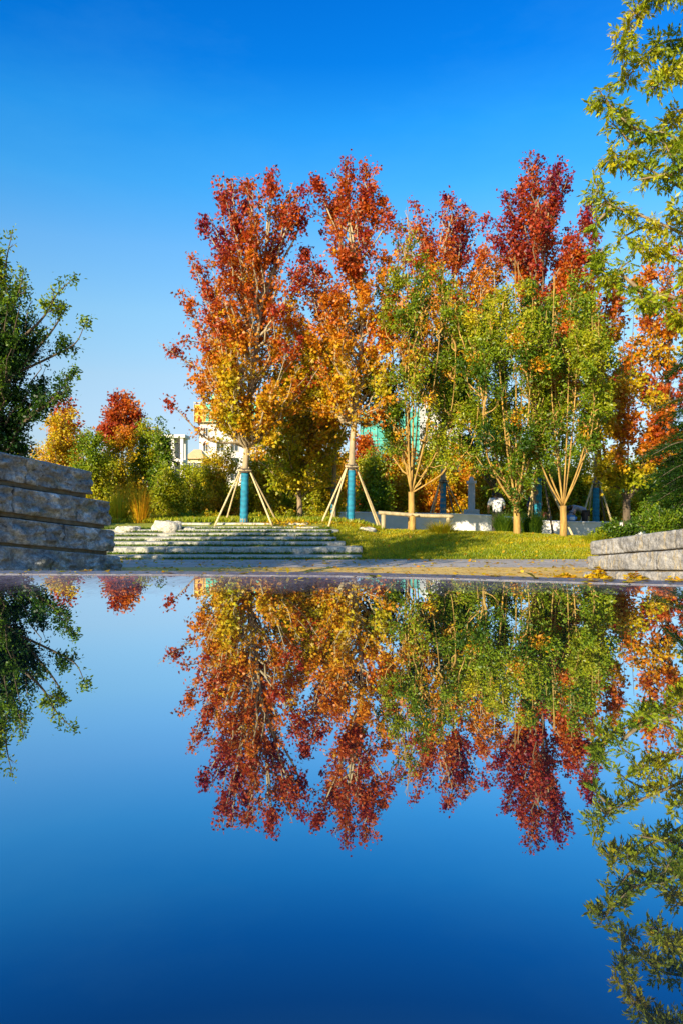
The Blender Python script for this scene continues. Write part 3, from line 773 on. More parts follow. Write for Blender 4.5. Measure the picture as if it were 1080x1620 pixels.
t = make_tree("maple_tree", "tall leftmost red maple turning yellow low down, teal wrap on its trunk", "tree", (386, 829), [(388, 745), (393, 690), (398, 610), (409, 520), (418, 430), (425, 330)],
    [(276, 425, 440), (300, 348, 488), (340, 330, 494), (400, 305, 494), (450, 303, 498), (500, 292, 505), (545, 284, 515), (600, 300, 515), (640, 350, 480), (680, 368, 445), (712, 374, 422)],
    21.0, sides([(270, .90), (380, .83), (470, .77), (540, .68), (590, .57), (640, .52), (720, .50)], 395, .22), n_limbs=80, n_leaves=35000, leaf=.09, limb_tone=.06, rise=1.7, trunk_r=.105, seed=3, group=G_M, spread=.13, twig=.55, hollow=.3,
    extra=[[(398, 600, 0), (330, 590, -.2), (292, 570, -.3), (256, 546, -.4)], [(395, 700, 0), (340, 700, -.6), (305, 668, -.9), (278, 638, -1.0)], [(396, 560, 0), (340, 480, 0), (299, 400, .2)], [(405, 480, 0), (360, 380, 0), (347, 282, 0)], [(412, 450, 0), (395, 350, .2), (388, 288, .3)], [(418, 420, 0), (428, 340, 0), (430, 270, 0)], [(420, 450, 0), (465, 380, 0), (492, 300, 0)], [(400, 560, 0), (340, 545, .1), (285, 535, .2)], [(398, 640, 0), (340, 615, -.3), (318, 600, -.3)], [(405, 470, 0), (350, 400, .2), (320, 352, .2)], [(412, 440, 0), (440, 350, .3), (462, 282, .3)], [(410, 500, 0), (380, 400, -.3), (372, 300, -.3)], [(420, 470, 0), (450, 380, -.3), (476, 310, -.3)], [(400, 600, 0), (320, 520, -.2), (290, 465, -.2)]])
wrap(t, [(386, 829), (387, 790), (388, 748)], 21.0, .112)
stakes("four pale timber stakes propping the leftmost teal wrapped maple", (388, 745), 21.0, [(340, 829, -.5, -1), (431, 832, -.5, 1), (358, 822, 1.0, -1), (438, 823, 1.0, 1)], r=.026)

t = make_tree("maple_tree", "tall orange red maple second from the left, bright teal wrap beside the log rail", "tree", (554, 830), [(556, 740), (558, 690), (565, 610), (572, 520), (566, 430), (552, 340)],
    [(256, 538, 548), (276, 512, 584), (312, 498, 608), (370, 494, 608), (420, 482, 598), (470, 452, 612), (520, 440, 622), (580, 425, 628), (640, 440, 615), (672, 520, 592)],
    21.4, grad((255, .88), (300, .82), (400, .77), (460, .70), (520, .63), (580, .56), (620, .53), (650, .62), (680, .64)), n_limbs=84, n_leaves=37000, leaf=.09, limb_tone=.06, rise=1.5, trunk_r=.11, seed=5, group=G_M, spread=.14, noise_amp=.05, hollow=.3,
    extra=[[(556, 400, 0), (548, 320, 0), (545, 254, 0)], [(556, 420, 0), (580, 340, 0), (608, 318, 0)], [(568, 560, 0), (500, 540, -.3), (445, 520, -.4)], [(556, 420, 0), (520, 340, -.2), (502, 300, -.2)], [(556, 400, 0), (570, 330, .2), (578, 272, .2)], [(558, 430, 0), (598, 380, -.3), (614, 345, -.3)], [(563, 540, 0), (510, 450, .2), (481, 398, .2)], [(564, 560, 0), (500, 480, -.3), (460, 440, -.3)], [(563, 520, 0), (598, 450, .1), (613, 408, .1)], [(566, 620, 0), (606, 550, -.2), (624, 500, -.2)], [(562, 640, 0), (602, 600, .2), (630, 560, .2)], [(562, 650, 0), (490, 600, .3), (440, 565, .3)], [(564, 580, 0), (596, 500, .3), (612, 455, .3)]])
wrap(t, [(554, 830), (555, 790), (556, 744)], 21.4, .12)
stakes("pale timber stakes around the bright teal trunk beside the log rail", (556, 739), 21.4, [(508, 829, -.3, -1), (520, 833, -.9, -1), (601, 816, .6, 1), (608, 812, 1.3, 1)])

t = make_tree("maple_tree", "orange yellow maple standing just behind the bright teal trunk, its own wrap dark", "tree", (527, 829), [(528, 770), (530, 700), (528, 640), (520, 570)],
    [(500, 470, 530), (540, 440, 560), (600, 425, 570), (650, 425, 565), (700, 480, 560)], 24.5, grad((500, .70), (560, .60), (620, .52), (700, .47)), n_limbs=44, n_leaves=9500, leaf=.115, seed=8, trunk_r=.10, noise_amp=.10, bm='bark_pale')
wrap(t, [(527, 829), (527, 800), (528, 772)], 24.5, .085)
T = Tubes(); T.add([P(515, 773, 24.4), P(540, 771, 24.4)], .035, 7); T.build("tie_bar", M['pole_dark'], t)

t = make_tree("maple_tree", "red maple in the middle behind the rail, teal wrap partly behind the white wall", "tree", (700, 822), [(700, 760), (701, 690), (702, 600), (700, 500), (695, 400)],
    [(314, 655, 715), (345, 622, 768), (400, 608, 790), (460, 600, 800), (520, 600, 790), (580, 640, 780), (640, 680, 750), (670, 690, 740)],
    30.6, grad((310, .89), (380, .82), (440, .74), (520, .64), (600, .58), (680, .56)), n_limbs=80, n_leaves=29000, leaf=.118, limb_tone=.06, rise=1.6, trunk_r=.13, seed=13, group=G_M, spread=.17, hollow=.3,
    extra=[[(695, 450, 0), (665, 380, 0), (656, 316, 0)], [(698, 430, 0), (705, 370, 0), (702, 312, 0)], [(698, 470, 0), (740, 400, 0), (768, 340, 0)], [(698, 480, 0), (735, 390, .3), (745, 335, .3)], [(700, 540, 0), (770, 450, 0), (797, 400, 0)], [(698, 480, 0), (680, 400, .2), (682, 335, .2)], [(700, 500, 0), (720, 430, -.3), (728, 350, -.3)], [(700, 540, 0), (650, 460, .2), (628, 395, .2)], [(700, 520, 0), (775, 470, .3), (792, 430, .3)], [(700, 560, 0), (640, 500, -.3), (606, 450, -.3)], [(700, 560, 0), (750, 500, -.3), (780, 470, -.3)]])
wrap(t, [(700, 822), (700, 790), (701, 764)], 30.6, .12)
stakes("thin stakes around the middle maple behind the log rail and white wall", (700, 762), 30.6, [(672, 815, -.3, -1), (724, 815, -.3, 1), (742, 815, .8, 1), (680, 815, 1, -1)], dark=(1,))

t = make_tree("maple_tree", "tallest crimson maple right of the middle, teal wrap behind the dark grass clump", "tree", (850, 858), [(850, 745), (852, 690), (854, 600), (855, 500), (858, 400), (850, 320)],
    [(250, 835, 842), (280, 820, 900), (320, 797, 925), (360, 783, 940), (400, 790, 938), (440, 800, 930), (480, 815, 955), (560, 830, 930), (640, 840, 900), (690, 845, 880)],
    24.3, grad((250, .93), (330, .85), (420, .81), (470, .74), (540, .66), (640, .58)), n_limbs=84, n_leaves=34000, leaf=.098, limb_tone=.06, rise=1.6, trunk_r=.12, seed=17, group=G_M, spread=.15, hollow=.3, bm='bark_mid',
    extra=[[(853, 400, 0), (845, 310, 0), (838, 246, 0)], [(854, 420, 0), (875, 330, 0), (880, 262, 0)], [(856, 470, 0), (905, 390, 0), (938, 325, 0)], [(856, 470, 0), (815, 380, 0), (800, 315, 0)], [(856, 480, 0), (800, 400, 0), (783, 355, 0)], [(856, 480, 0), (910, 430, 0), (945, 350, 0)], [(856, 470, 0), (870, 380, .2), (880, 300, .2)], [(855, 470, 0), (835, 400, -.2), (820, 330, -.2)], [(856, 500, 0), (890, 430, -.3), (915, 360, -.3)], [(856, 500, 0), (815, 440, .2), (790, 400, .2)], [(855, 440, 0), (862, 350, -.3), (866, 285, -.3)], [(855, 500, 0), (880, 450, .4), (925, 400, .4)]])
wrap(t, [(849, 858), (850, 800), (851, 752)], 24.3, .115)
stakes("dark stakes propping the tallest crimson maple above the dark grass clump", (851, 749), 24.3, [(830, 838, .6, -1), (875, 850, -1.6, 1), (909, 856, -.9, 1), (838, 838, 1.2, -1)], dark=(1,), r=.034)

t = make_tree("maple_tree", "orange maple at the right with teal wrap rising behind the white wall's right end", "tree", (942, 835), [(942, 770), (943, 700), (945, 620), (945, 540), (940, 470)],
    [(412, 920, 950), (440, 905, 985), (500, 890, 1000), (560, 895, 1015), (620, 920, 1000), (690, 915, 985)],
    30.0, grad((410, .76), (470, .70), (540, .60), (620, .54), (700, .48)), n_limbs=44, n_leaves=9500, leaf=.14, trunk_r=.12, seed=19, group=G_M, noise_amp=.09, bm='bark_mid')
wrap(t, [(942, 835), (942, 800), (942, 772)], 30.0, .13)
stakes("stakes around the right teal trunk behind the white wall's right end", (942, 765), 30.0, [(913, 830, -.3, -1), (972, 840, -.3, 1), (928, 830, .8, -1), (958, 830, .8, 1)], dark=(3,), r=.04)

make_tree("maple_tree", "dark red maple at the far right edge behind the hanging green boughs", "tree", (1062, 835), [(1062, 760), (1060, 680), (1055, 600), (1058, 500), (1060, 430)],
    [(378, 1030, 1080), (420, 1005, 1110), (470, 1010, 1130), (520, 975, 1120), (560, 955, 1110), (600, 960, 1090), (650, 985, 1090)],
    26.5, grad((370, .82), (440, .74), (500, .66), (560, .62), (600, .80), (640, .84)), n_limbs=40, n_leaves=6200, leaf=.13, trunk_r=.12, seed=23, group=G_M, bm='bark_dark', noise_amp=.05)

make_tree("maple_tree", "small spreading yellow tree with dark forked trunk left of the pale stakes", "tree", (475, 829), [(474, 795), (472, 760), (478, 700), (474, 640)],
    [(600, 440, 500), (625, 405, 535), (680, 395, 548), (735, 400, 545), (775, 440, 520)], 23.6, grad((590, .52), (680, .46), (780, .42)), n_limbs=56, n_leaves=11500, leaf=.12, rise=.8, trunk_r=.10, seed=29, bm='bark_mid', noise_amp=.10, shape='quad',
    extra=[[(474, 790, 0), (452, 770, -.3), (428, 765, -.5)], [(474, 790, 0), (500, 765, -.2), (520, 740, -.3)]])
make_tree("maple_tree", "small spreading orange yellow tree with dark forked trunk above the low pale wall", "tree", (990, 838), [(990, 790), (992, 760), (990, 700), (985, 640)],
    [(600, 955, 1015), (640, 930, 1050), (690, 925, 1062), (735, 945, 1045), (755, 960, 1025)], 24.0, grad((600, .58), (660, .52), (740, .46)), n_limbs=46, n_leaves=11000, leaf=.11, rise=.9, trunk_r=.12, seed=31, bm='bark_dark', noise_amp=.14, stems=[(955, 690, .2), (975, 650, -.2), (1000, 640, .3), (1028, 680, 0), (1040, 705, -.3)])

# green multi-stemmed trees in front
G_G = "multi-stemmed green trees on the lawn crest"
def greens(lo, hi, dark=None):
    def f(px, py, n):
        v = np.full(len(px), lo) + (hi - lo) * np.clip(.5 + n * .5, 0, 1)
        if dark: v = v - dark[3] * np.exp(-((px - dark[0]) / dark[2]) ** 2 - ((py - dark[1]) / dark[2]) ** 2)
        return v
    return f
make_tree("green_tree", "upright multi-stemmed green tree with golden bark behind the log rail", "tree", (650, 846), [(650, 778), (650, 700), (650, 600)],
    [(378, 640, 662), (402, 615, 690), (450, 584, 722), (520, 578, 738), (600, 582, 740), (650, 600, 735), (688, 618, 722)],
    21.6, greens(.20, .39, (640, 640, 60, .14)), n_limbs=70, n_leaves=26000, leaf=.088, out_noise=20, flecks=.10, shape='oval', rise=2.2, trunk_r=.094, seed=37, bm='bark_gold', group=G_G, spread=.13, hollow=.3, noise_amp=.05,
    stems=[(622, 560, .3), (634, 520, -.3), (645, 480, .2), (655, 470, -.1), (668, 540, .4), (690, 560, -.3), (715, 640, .1), (745, 690, -.5), (640, 640, -.7)], limb_r=.03)
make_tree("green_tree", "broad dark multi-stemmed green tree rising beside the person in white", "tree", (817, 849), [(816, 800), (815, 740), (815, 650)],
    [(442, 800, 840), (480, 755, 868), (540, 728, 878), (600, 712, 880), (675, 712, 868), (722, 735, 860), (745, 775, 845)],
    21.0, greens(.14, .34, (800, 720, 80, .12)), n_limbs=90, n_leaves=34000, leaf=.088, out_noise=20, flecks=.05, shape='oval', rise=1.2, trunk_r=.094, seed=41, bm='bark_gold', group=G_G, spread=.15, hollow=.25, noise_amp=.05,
    stems=[(770, 640, .3), (785, 590, -.4), (800, 560, .3), (815, 520, 0), (830, 560, .4), (850, 610, -.3), (760, 700, -.5), (868, 680, .2), (825, 640, -.8)], limb_r=.03)
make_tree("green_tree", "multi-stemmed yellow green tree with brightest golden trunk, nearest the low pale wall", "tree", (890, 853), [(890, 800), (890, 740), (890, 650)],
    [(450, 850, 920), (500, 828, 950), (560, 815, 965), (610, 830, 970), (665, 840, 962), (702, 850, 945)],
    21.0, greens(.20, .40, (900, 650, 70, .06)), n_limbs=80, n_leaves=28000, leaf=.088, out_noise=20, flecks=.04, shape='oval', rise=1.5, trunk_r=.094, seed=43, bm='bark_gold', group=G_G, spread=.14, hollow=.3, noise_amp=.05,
    stems=[(848, 640, .3), (866, 590, -.3), (880, 560, .3), (900, 540, 0), (918, 580, .4), (935, 620, -.3), (925, 660, -.7), (838, 690, -.4)], limb_r=.03)
make_tree("green_tree", "dark leaning green tree with blackish trunk right behind the person in white", "tree", (790, 850), [(786, 780), (778, 720), (772, 640)],
    [(500, 740, 800), (560, 705, 820), (640, 695, 810), (700, 720, 800)], 25.5, greens(.10, .28), n_limbs=50, n_leaves=16000, leaf=.11, shape='oval', trunk_r=.15, seed=47, bm='bark_dark', noise_amp=.03,
    extra=[[(789, 800, 0), (770, 755, -.3), (750, 725, -.5), (728, 690, -.7)]], stems=[(760, 640, .2), (780, 600, -.2), (800, 640, .3), (740, 700, -.4)])

# left dark tree behind the tall grey wall
make_tree("pear_tree", "dark green tree at the left edge standing behind the tall grey wall", "tree", (-20, 900), [(-10, 740), (0, 640), (5, 560), (5, 470)],
    [(395, -20, 22), (430, -55, 40), (455, -80, 60), (475, -100, 95), (500, -110, 105), (540, -115, 112), (580, -115, 100), (620, -120, 78), (680, -120, 66), (720, -120, 58), (745, -120, 50)],
    18.0, greens(.0, .17, (70, 600, 60, .06)), n_limbs=130, n_leaves=52000, widen=.92, leaf=.088, shape='oval', rise=1.6, trunk_r=.16, seed=53, bm='bark_dark', spread=.12, twig=.42, noise_amp=.04, hollow=.05,
    extra=[[(5, 520, 0), (8, 430, 0), (20, 366, 0)], [(5, 560, 0), (70, 510, -.2), (95, 470, -.2), (127, 443, -.3)], [(5, 600, 0), (80, 560, .2), (115, 540, .2), (131, 508, .2)], [(10, 690, 0), (70, 650, -.3), (100, 625, -.3), (120, 588, -.3)], [(10, 690, 0), (60, 650, -.2), (80, 620, -.2)], [(5, 520, 0), (35, 470, -.2), (44, 428, -.2)], [(10, 690, 0), (90, 640, -.4), (122, 615, -.4)], [(0, 620, 0), (85, 520, 0), (100, 480, 0)]])

# foreground hanging boughs, top right
def near_tree():
    Y = 9.0; root = thing("ash_tree", "near tree with drooping boughs of narrow yellow green leaflets at the top right", "tree", (6.6, 9.2, 0))
    T = Tubes(); tr = curve([(6.6, 9.2, 0), (6.5, 9.2, 2.5), (6.3, 9.1, 5), (6.2, 9, 8), (6.1, 9, 10.5)], 6); T.add(tr, np.linspace(.2, .06, len(tr)), 10)
    B = [([(1150, -60), (1060, -20), (1010, 10), (992, 45), (985, 85)], 0), ([(1150, 40), (1080, 40), (1040, 60), (1000, 110)], .3), ([(1150, 0), (1090, 20), (1050, 10), (1020, -10)], -.3),
         ([(1150, 120), (1090, 110), (1050, 125), (1020, 155)], -.2), ([(1150, 90), (1100, 70), (1068, 72)], .4), ([(1150, 170), (1090, 160), (1065, 185)], .2),
         ([(1150, 260), (1060, 215), (1010, 205), (975, 180), (946, 142)], 0), ([(1040, 210), (1005, 220), (985, 200), (968, 185)], .1), ([(1150, 210), (1090, 205), (1050, 215)], .3), ([(1010, 205), (1000, 165), (996, 150)], .2),
         ([(1150, 330), (1080, 290), (1030, 262), (990, 240), (962, 250)], .1), ([(1150, 300), (1100, 290), (1060, 278), (1040, 240)], -.2), ([(1060, 280), (1030, 285), (1003, 290)], -.1),
         ([(1150, 400), (1080, 370), (1010, 340), (968, 325), (945, 300), (938, 268)], 0), ([(968, 325), (950, 345), (940, 352)], 0), ([(975, 330), (960, 318), (942, 332)], .05), ([(1060, 360), (1030, 350), (1005, 360), (990, 372)], .2), ([(1150, 380), (1110, 350), (1070, 345), (1040, 340)], -.2),
         ([(1150, 500), (1080, 465), (1010, 450), (965, 430), (958, 405), (962, 382)], .2), ([(1010, 450), (985, 425), (1000, 408)], .1), ([(1150, 450), (1100, 420), (1050, 395), (1010, 385)], .1),
         ([(1150, 540), (1090, 505), (1040, 480), (1000, 472)], .0), ([(1150, 480), (1100, 455), (1060, 450)], -.3)]
    g = np.random.default_rng(71); pos, ax, tone = [], [], []
    for pl, dy in B:
        pts = [P(a, b, Y) + (0, dy, 0) for a, b in pl]
        if pl[0][0] >= 1150:
            zz = pts[0][2] - .4; k = np.argmin(abs(tr[:, 2] - max(zz, 1.8))); pts = [tr[k]] + pts
        c = curve(pts, 6); n = len(c); T.add(c, np.linspace(.028, .005, n), 5, False)
        L = np.linalg.norm(np.diff(c, axis=0), axis=1).sum(); x0 = .15 if pl[0][0] < 1150 else .33
        for j in range(int(L * 20)):
            t = g.uniform(x0, 1); k = t * (n - 1); i0 = min(int(k), n - 2); p = c[i0] + (c[i0 + 1] - c[i0]) * (k - i0)
            d = g.normal(size=3) * (.9, .9, .6) + np.array((0, 0, .1)); d /= np.linalg.norm(d); ln = g.uniform(.04, .17)
            e = p + d * ln + np.array((0, 0, -.03)); tn = min(.50, g.normal() * .04 + .34 + .07 * math.sin(p[0] * 5 + p[2] * 3))
            T.add([p, (p + e) / 2, e], (.004, .003, .002), 3, False)
            for q in range(g.integers(1, 4)):           # compound leaves: paired leaflets along a drooping stalk
                s0 = p + (e - p) * g.uniform(.3, 1); dd = d * .5 + g.normal(size=3) * .6 + np.array((0, 0, -.35)); dd /= np.linalg.norm(dd)
                sd = np.cross(dd, g.normal(size=3)); sd /= np.linalg.norm(sd) + 1e-9
                for a_ in range(4):
                    for sg in (-1, 1):
                        pos.append(s0 + dd * (.028 * a_ + .015)); ax.append(dd * .75 + sd * sg * .7 + np.array((0, 0, -.15))); tone.append(tn + g.normal() * .03)
                pos.append(s0 + dd * .12); ax.append(dd); tone.append(tn)
    pos, ax, tone = np.array(pos), np.array(ax), np.array(tone)
    N = len(pos); nm = g.normal(size=(N, 3)) * .6 + (0, -.2, .8)
    T.build("trunk", M['bark_mid'], root); leaf_mesh("crown", pos, ax, nm, .068 * g.uniform(.6, 1.3, N), tone, 'narrow', root)
near_tree()

# dark cedar at the right edge
def cedar():
    Y = 17.5; g = np.random.default_rng(77); b = P(1118, 838, Y); root = thing("cedar_tree", "dark evergreen cedar with flat drooping boughs at the right edge", "tree", tuple(b))
    T = Tubes(); tr = curve([b, P(1112, 700, Y), P(1105, 560, Y)], 8); T.add(tr, np.linspace(.16, .03, len(tr)), 9)
    pos, ax = [], []
    for k in range(46):
        py = g.uniform(565, 815); z0 = ZC - (py - HY) / F * Y; i = int(np.clip(np.searchsorted(tr[:, 2], z0), 0, len(tr) - 1)); st = tr[i]
        az = g.uniform(0, 6.28); ln = np.interp(py, (560, 640, 720, 820), (.5, 1.0, 1.5, 1.6)) * g.uniform(.7, 1.1)
        e = st + np.array((math.cos(az) * ln, math.sin(az) * ln, -.1 - .15 * ln)); c = curve([st, (st + e) / 2 + (0, 0, .14), e], 6); T.add(c, np.linspace(.03, .006, len(c)), 5, False)
        for j in range(int(ln * 620)):
            t = g.uniform(.15, 1); q = t * (len(c) - 1); i0 = min(int(q), len(c) - 2); p = c[i0] + (c[i0 + 1] - c[i0]) * (q - i0)
            side = g.normal() * .28 * (1.1 - .6 * t); d = c[-1] - c[0]; d /= np.linalg.norm(d); sv = np.cross(d, (0, 0, 1))
            pos.append(p + sv * side + np.array((0, 0, g.normal() * .04 - abs(side) * .2))); ax.append(d * .6 + sv * np.sign(side) * .8 + g.normal(size=3) * .3)
    T.build("trunk", M['bark_dark'], root); pos, ax = np.array(pos), np.array(ax); N = len(pos)
    leaf_mesh("crown", pos, ax, g.normal(size=(N, 3)) * .4 + (0, 0, 1), .11 * g.uniform(.6, 1.2, N), .03 + g.normal(size=N) * .04, 'needle', root)
cedar()

# ------------------------------------------------------------------ background trees and bushes
def bush(name, label, px, yt, yb, hw, Y, tone, seed, n=6500, leaf=.12, shape='quad', bm='bark_mid', ns=None, w0=.55, group=None, amp=.07, spread=.16):
    h = yb - yt
    out = [(yt, px - hw * .25, px + hw * .2), (yt + h * .15, px - hw * .7, px + hw * .6), (yt + h * .4, px - hw, px + hw * .95), (yt + h * .75, px - hw * .95, px + hw), (yb - h * .06, px - hw * w0, px + hw * w0)]
    return make_tree(name, label, "tree" if 'tree' in name else "bush", (px, yb), [(px + 1, yb - h * .25), (px, yb - h * .55), (px, yt + h * .25)], out, Y,
        tone if callable(tone) else (lambda a, b, c: np.full(len(a), tone)), n_limbs=ns or 34, n_leaves=n, leaf=leaf * Y / 27, shape=shape, rise=1.1, trunk_r=.05 * Y / 25, bm=bm, seed=seed, spread=spread * Y / 25, twig=.5 * Y / 25, noise_amp=amp, group=group, hollow=.15, twig_wood=.25, limb_r=.022)
bush("ginkgo_tree", "bright yellow tree above the far end of the tall grey wall", 92, 645, 800, 46, 25, .525, 101, 13000, amp=.02, leaf=.09, ns=50)
bush("maple_tree", "small red topped tree peeking over the bright yellow tree", 104, 630, 780, 24, 29, .82, 102, 4000)
make_tree("maple_tree", "round scarlet maple crown above the green bushes at the left", "tree", (196, 815), [(195, 760), (194, 700), (195, 660)], [(634, 182, 208), (648, 164, 224), (668, 155, 233), (686, 158, 232), (702, 172, 222)], 34.0, grad((630, .83), (700, .76)), n_limbs=50, n_leaves=9000, leaf=.13, rise=.9, trunk_r=.09, seed=103, spread=.2, hollow=.2, widen=1.0)
L_ = [("bush", "yellow green bush right behind the end of the tall grey wall", 150, 676, 830, 38, 24, .46, .09), ("bush", "olive yellow bush beneath the round scarlet crown", 192, 678, 830, 36, 27, .43, .10),
      ("green_tree", "green tree with orange flecks left of the white column house", 230, 668, 830, 34, 28, .34, .14), ("green_tree", "slender darker green tree in front of the white column house", 258, 686, 830, 16, 27, .15, .06),
      ("bush", "bright green bush below the white column house", 262, 735, 830, 30, 25, .27, .05), ("bush", "bright lime green bush below the tan roofed house", 306, 735, 832, 36, 27, .33, .07),
      ("bush", "brownish yellow bush behind the leftmost stakes", 352, 722, 832, 44, 26, .53, .10), ("bush", "olive bush right behind the leftmost teal trunk", 415, 715, 832, 40, 26.5, .46, .11),
      ("green_tree", "light green tree rising behind the small spreading yellow tree", 455, 630, 830, 46, 29, .38, .09), ("bush", "olive yellow bush left of the pale stakes by the bright teal trunk", 505, 720, 832, 36, 27, .45, .10),
      ("bush", "golden bush just left of the orange yellow maple's trunk", 530, 690, 825, 26, 31, .54, .08),
      ("bush", "green bush right of the bright teal trunk above the white wall", 592, 722, 815, 30, 34, .26, .10), ("maple_tree", "narrow scarlet tree right of the pale stakes", 576, 685, 815, 14, 36, .80, .05),
      ("bush", "golden orange bush left of the upright golden barked tree", 628, 705, 815, 34, 37, .57, .10), ("bush", "deep golden bush right of the upright golden barked tree", 682, 700, 815, 36, 38, .57, .08),
      ("bush", "bright golden bush left of the white stone pillar", 728, 712, 818, 34, 39, .56, .05), ("bush", "yellow green bush between the white stone pillar and the person", 768, 738, 818, 24, 36, .38, .09),
      ("bush", "dark olive bush behind the broad dark multi-stemmed tree", 810, 715, 818, 36, 36, .36, .08), ("bush", "lime bush between the crimson maple and the brightest golden trunk", 868, 735, 822, 30, 35, .46, .06),
      ("bush", "mid green bush right of the brightest golden trunk", 918, 725, 824, 34, 34, .36, .07), ("bush", "yellow bush behind the right teal trunk", 962, 765, 826, 30, 35, .50, .05),
      ("bush", "lime green bush below the small orange yellow tree", 1018, 760, 832, 40, 32, .42, .05), ("bush", "dark green bush beside the cedar above the low pale wall", 1055, 785, 848, 42, 19, .14, .06),
      ("green_tree", "shadowy green tree behind the cedar at the right edge", 1068, 640, 835, 52, 30, .18, .06)]
for k, (nm, lab, px, yt, yb, hw, Y, tn, amp) in enumerate(L_):
    bush(nm, lab, px, yt, yb, hw, Y, tn + (.06 if tn < .45 else -.02), 110 + k, amp=amp, n=14000 if hw > 30 else 9500, leaf=.092)
far_rows = [(-40, 700, .3), (40, 705, .4), (120, 715, .46), (175, 722, .36), (340, 752, .40), (400, 745, .45), (470, 725, .40), (560, 730, .44), (640, 735, .46), (700, 728, .52), (790, 725, .36), (850, 715, .33), (905, 712, .30), (980, 720, .36), (1040, 715, .26), (1110, 700, .2)]
fl = ["left edge behind the dark tree", "bright yellow tree's left", "tall grey wall's far end", "round scarlet crown's foot", "white apartment block's foot", "leftmost teal trunk", "small spreading yellow tree", "bright teal trunk", "golden orange bush", "middle teal trunk", "dark leaning trunk", "crimson maple's trunk", "brightest golden trunk", "small orange yellow tree", "cedar's left side", "cedar"]
for k, (px, yt, tn) in enumerate(far_rows):
    bush("far_tree", "far hazy roundish tree filling the gap beyond the " + fl[k], px, yt, 815, 52, 55, tn, 200 + k, n=4500, leaf=.13, ns=26, group="far trees closing the view", amp=.07)

def shrub(label, px, yb, hpx, wpx, Y, tone, seed, n=2500, leaf=.06, name="shrub"):
    g = np.random.default_rng(seed); c = P(px, yb, Y); h, w = hpx / F * Y, wpx / F * Y
    root = thing(name, label, "shrub", tuple(c)); T = Tubes(); pos = []; ax = []
    for k in range(16):
        a = g.uniform(0, 6.28); r = math.sqrt(g.uniform()) * w / 2; e = c + np.array((math.cos(a) * r, math.sin(a) * r, h * g.uniform(.55, 1) * (1 - .4 * (2 * r / w) ** 2))); b0 = c + np.array((math.cos(a) * r * .2, math.sin(a) * r * .2, -.05))
        T.add([b0, (b0 + e) / 2, e], (.012, .008, .003), 4, False)
        m_ = n // 16; t = g.uniform(.25, 1.05, (m_, 1)); pos.append(b0 + (e - b0) * t + g.normal(size=(m_, 3)) * .1 * h * (1, 1, .8)); ax.append(np.repeat((e - b0)[None], m_, 0) * .5 + g.normal(size=(m_, 3)) * .5)
    T.build("stems", M['bark_mid'], root); pos, ax = np.vstack(pos), np.vstack(ax); N = len(pos)
    leaf_mesh("foliage", pos, ax, g.normal(size=(N, 3)) * .7 + (0, -.2, .6), leaf * g.uniform(.6, 1.3, N), tone + g.normal(size=N) * .06 + .06 * clump(pos, 3, seed), 'oval', root)
shrub("low dark green shrub just behind the low pale wall's left end", 985, 850, 34, 64, 17.0, .13, 301, 3500)
shrub("dark leafy shrub at the right edge behind the low pale wall", 1050, 848, 52, 90, 16.5, .12, 302, 5000)
shrub("small wispy green shrub at the left corner of the low pale wall", 952, 852, 18, 36, 18.0, .26, 303, 1200)
for k, (px, lab, tn) in enumerate(((262, "low tan brush above the larger rounded boulder", .46), (300, "low green brush right of the larger rounded boulder", .32), (335, "low tan brush left of the leftmost stakes", .45), (415, "low olive brush between the leftmost stakes", .38), (450, "low olive brush right of the leftmost stakes", .36), (500, "low yellow brush left of the pale stakes", .44))):
    shrub(lab, px, 832, 26, 44, 23.2, tn, 310 + k, 2200, .07)

def grass_clump(label, px, yb, hpx, wpx, Y, tone, seed, n=900, name="ornamental_grass", fan=.5, lo=.45):
    g = np.random.default_rng(seed); c = P(px, yb, Y); h, w = hpx / F * Y, wpx / F * Y
    v, f, tn = [], [], []
    for k in range(n):
        a = g.uniform(0, 6.28); r = g.uniform(0, .30) ** 1.0 * w * (1 if fan > .45 else .55); b = c + np.array((math.cos(a) * r, math.sin(a) * r, -.05)); hh = h * (lo + (1.08 - lo) * g.beta(1.6, 2.2))
        out = np.array((math.cos(a), math.sin(a), 0)) * w * fan * g.uniform(.2, 1) + g.normal(size=3) * .05 * (1, 1, 0)
        sd = np.array((-math.sin(a + g.normal() * .8), math.cos(a), 0)) * .009 * (Y / 20)
        i0 = len(v)
        for t in (0, .35, .7, 1): 
            p = b + np.array((0, 0, hh)) * (t - .18 * t ** 3) + out * t ** 2; s = sd * (1 - t * .9); v += [p - s, p + s]
        f += [(i0 + 2 * j, i0 + 2 * j + 1, i0 + 2 * j + 3, i0 + 2 * j + 2) for j in range(3)]; tn += [tone + g.normal() * .06] * 3
    me = bpy.data.meshes.new(name); me.from_pydata([tuple(map(float, q)) for q in v], [], f); a_ = me.attributes.new("tone", 'FLOAT', 'FACE'); a_.data.foreach_set("value", np.clip(tn, 0, 1).astype(np.float32))
    w_ = me.attributes.new("wear", 'FLOAT', 'FACE'); w_.data.foreach_set("value", np.repeat(g.uniform(.7, 1.1, n), 3).astype(np.float32)); me.materials.append(M['leaf'])
    o = bpy.data.objects.new(name, me); link(o); tag(o, label, "grass clump")
grass_clump("fountain of tan green grass at the right end of the log rail", 696, 848, 36, 50, 20.9, .45, 401, 700)
grass_clump("dark green grass clump right of the trunk beside the person in white", 840, 853, 62, 44, 21.9, .10, 402, 1300)
grass_clump("dark green grass clump between the person in white and the next trunk", 798, 851, 56, 40, 22.6, .12, 403, 1100)
grass_clump("tall golden reed clump at the left behind the flat boulder", 222, 840, 112, 60, 21.2, .56, 404, 520, fan=.44, lo=.25)
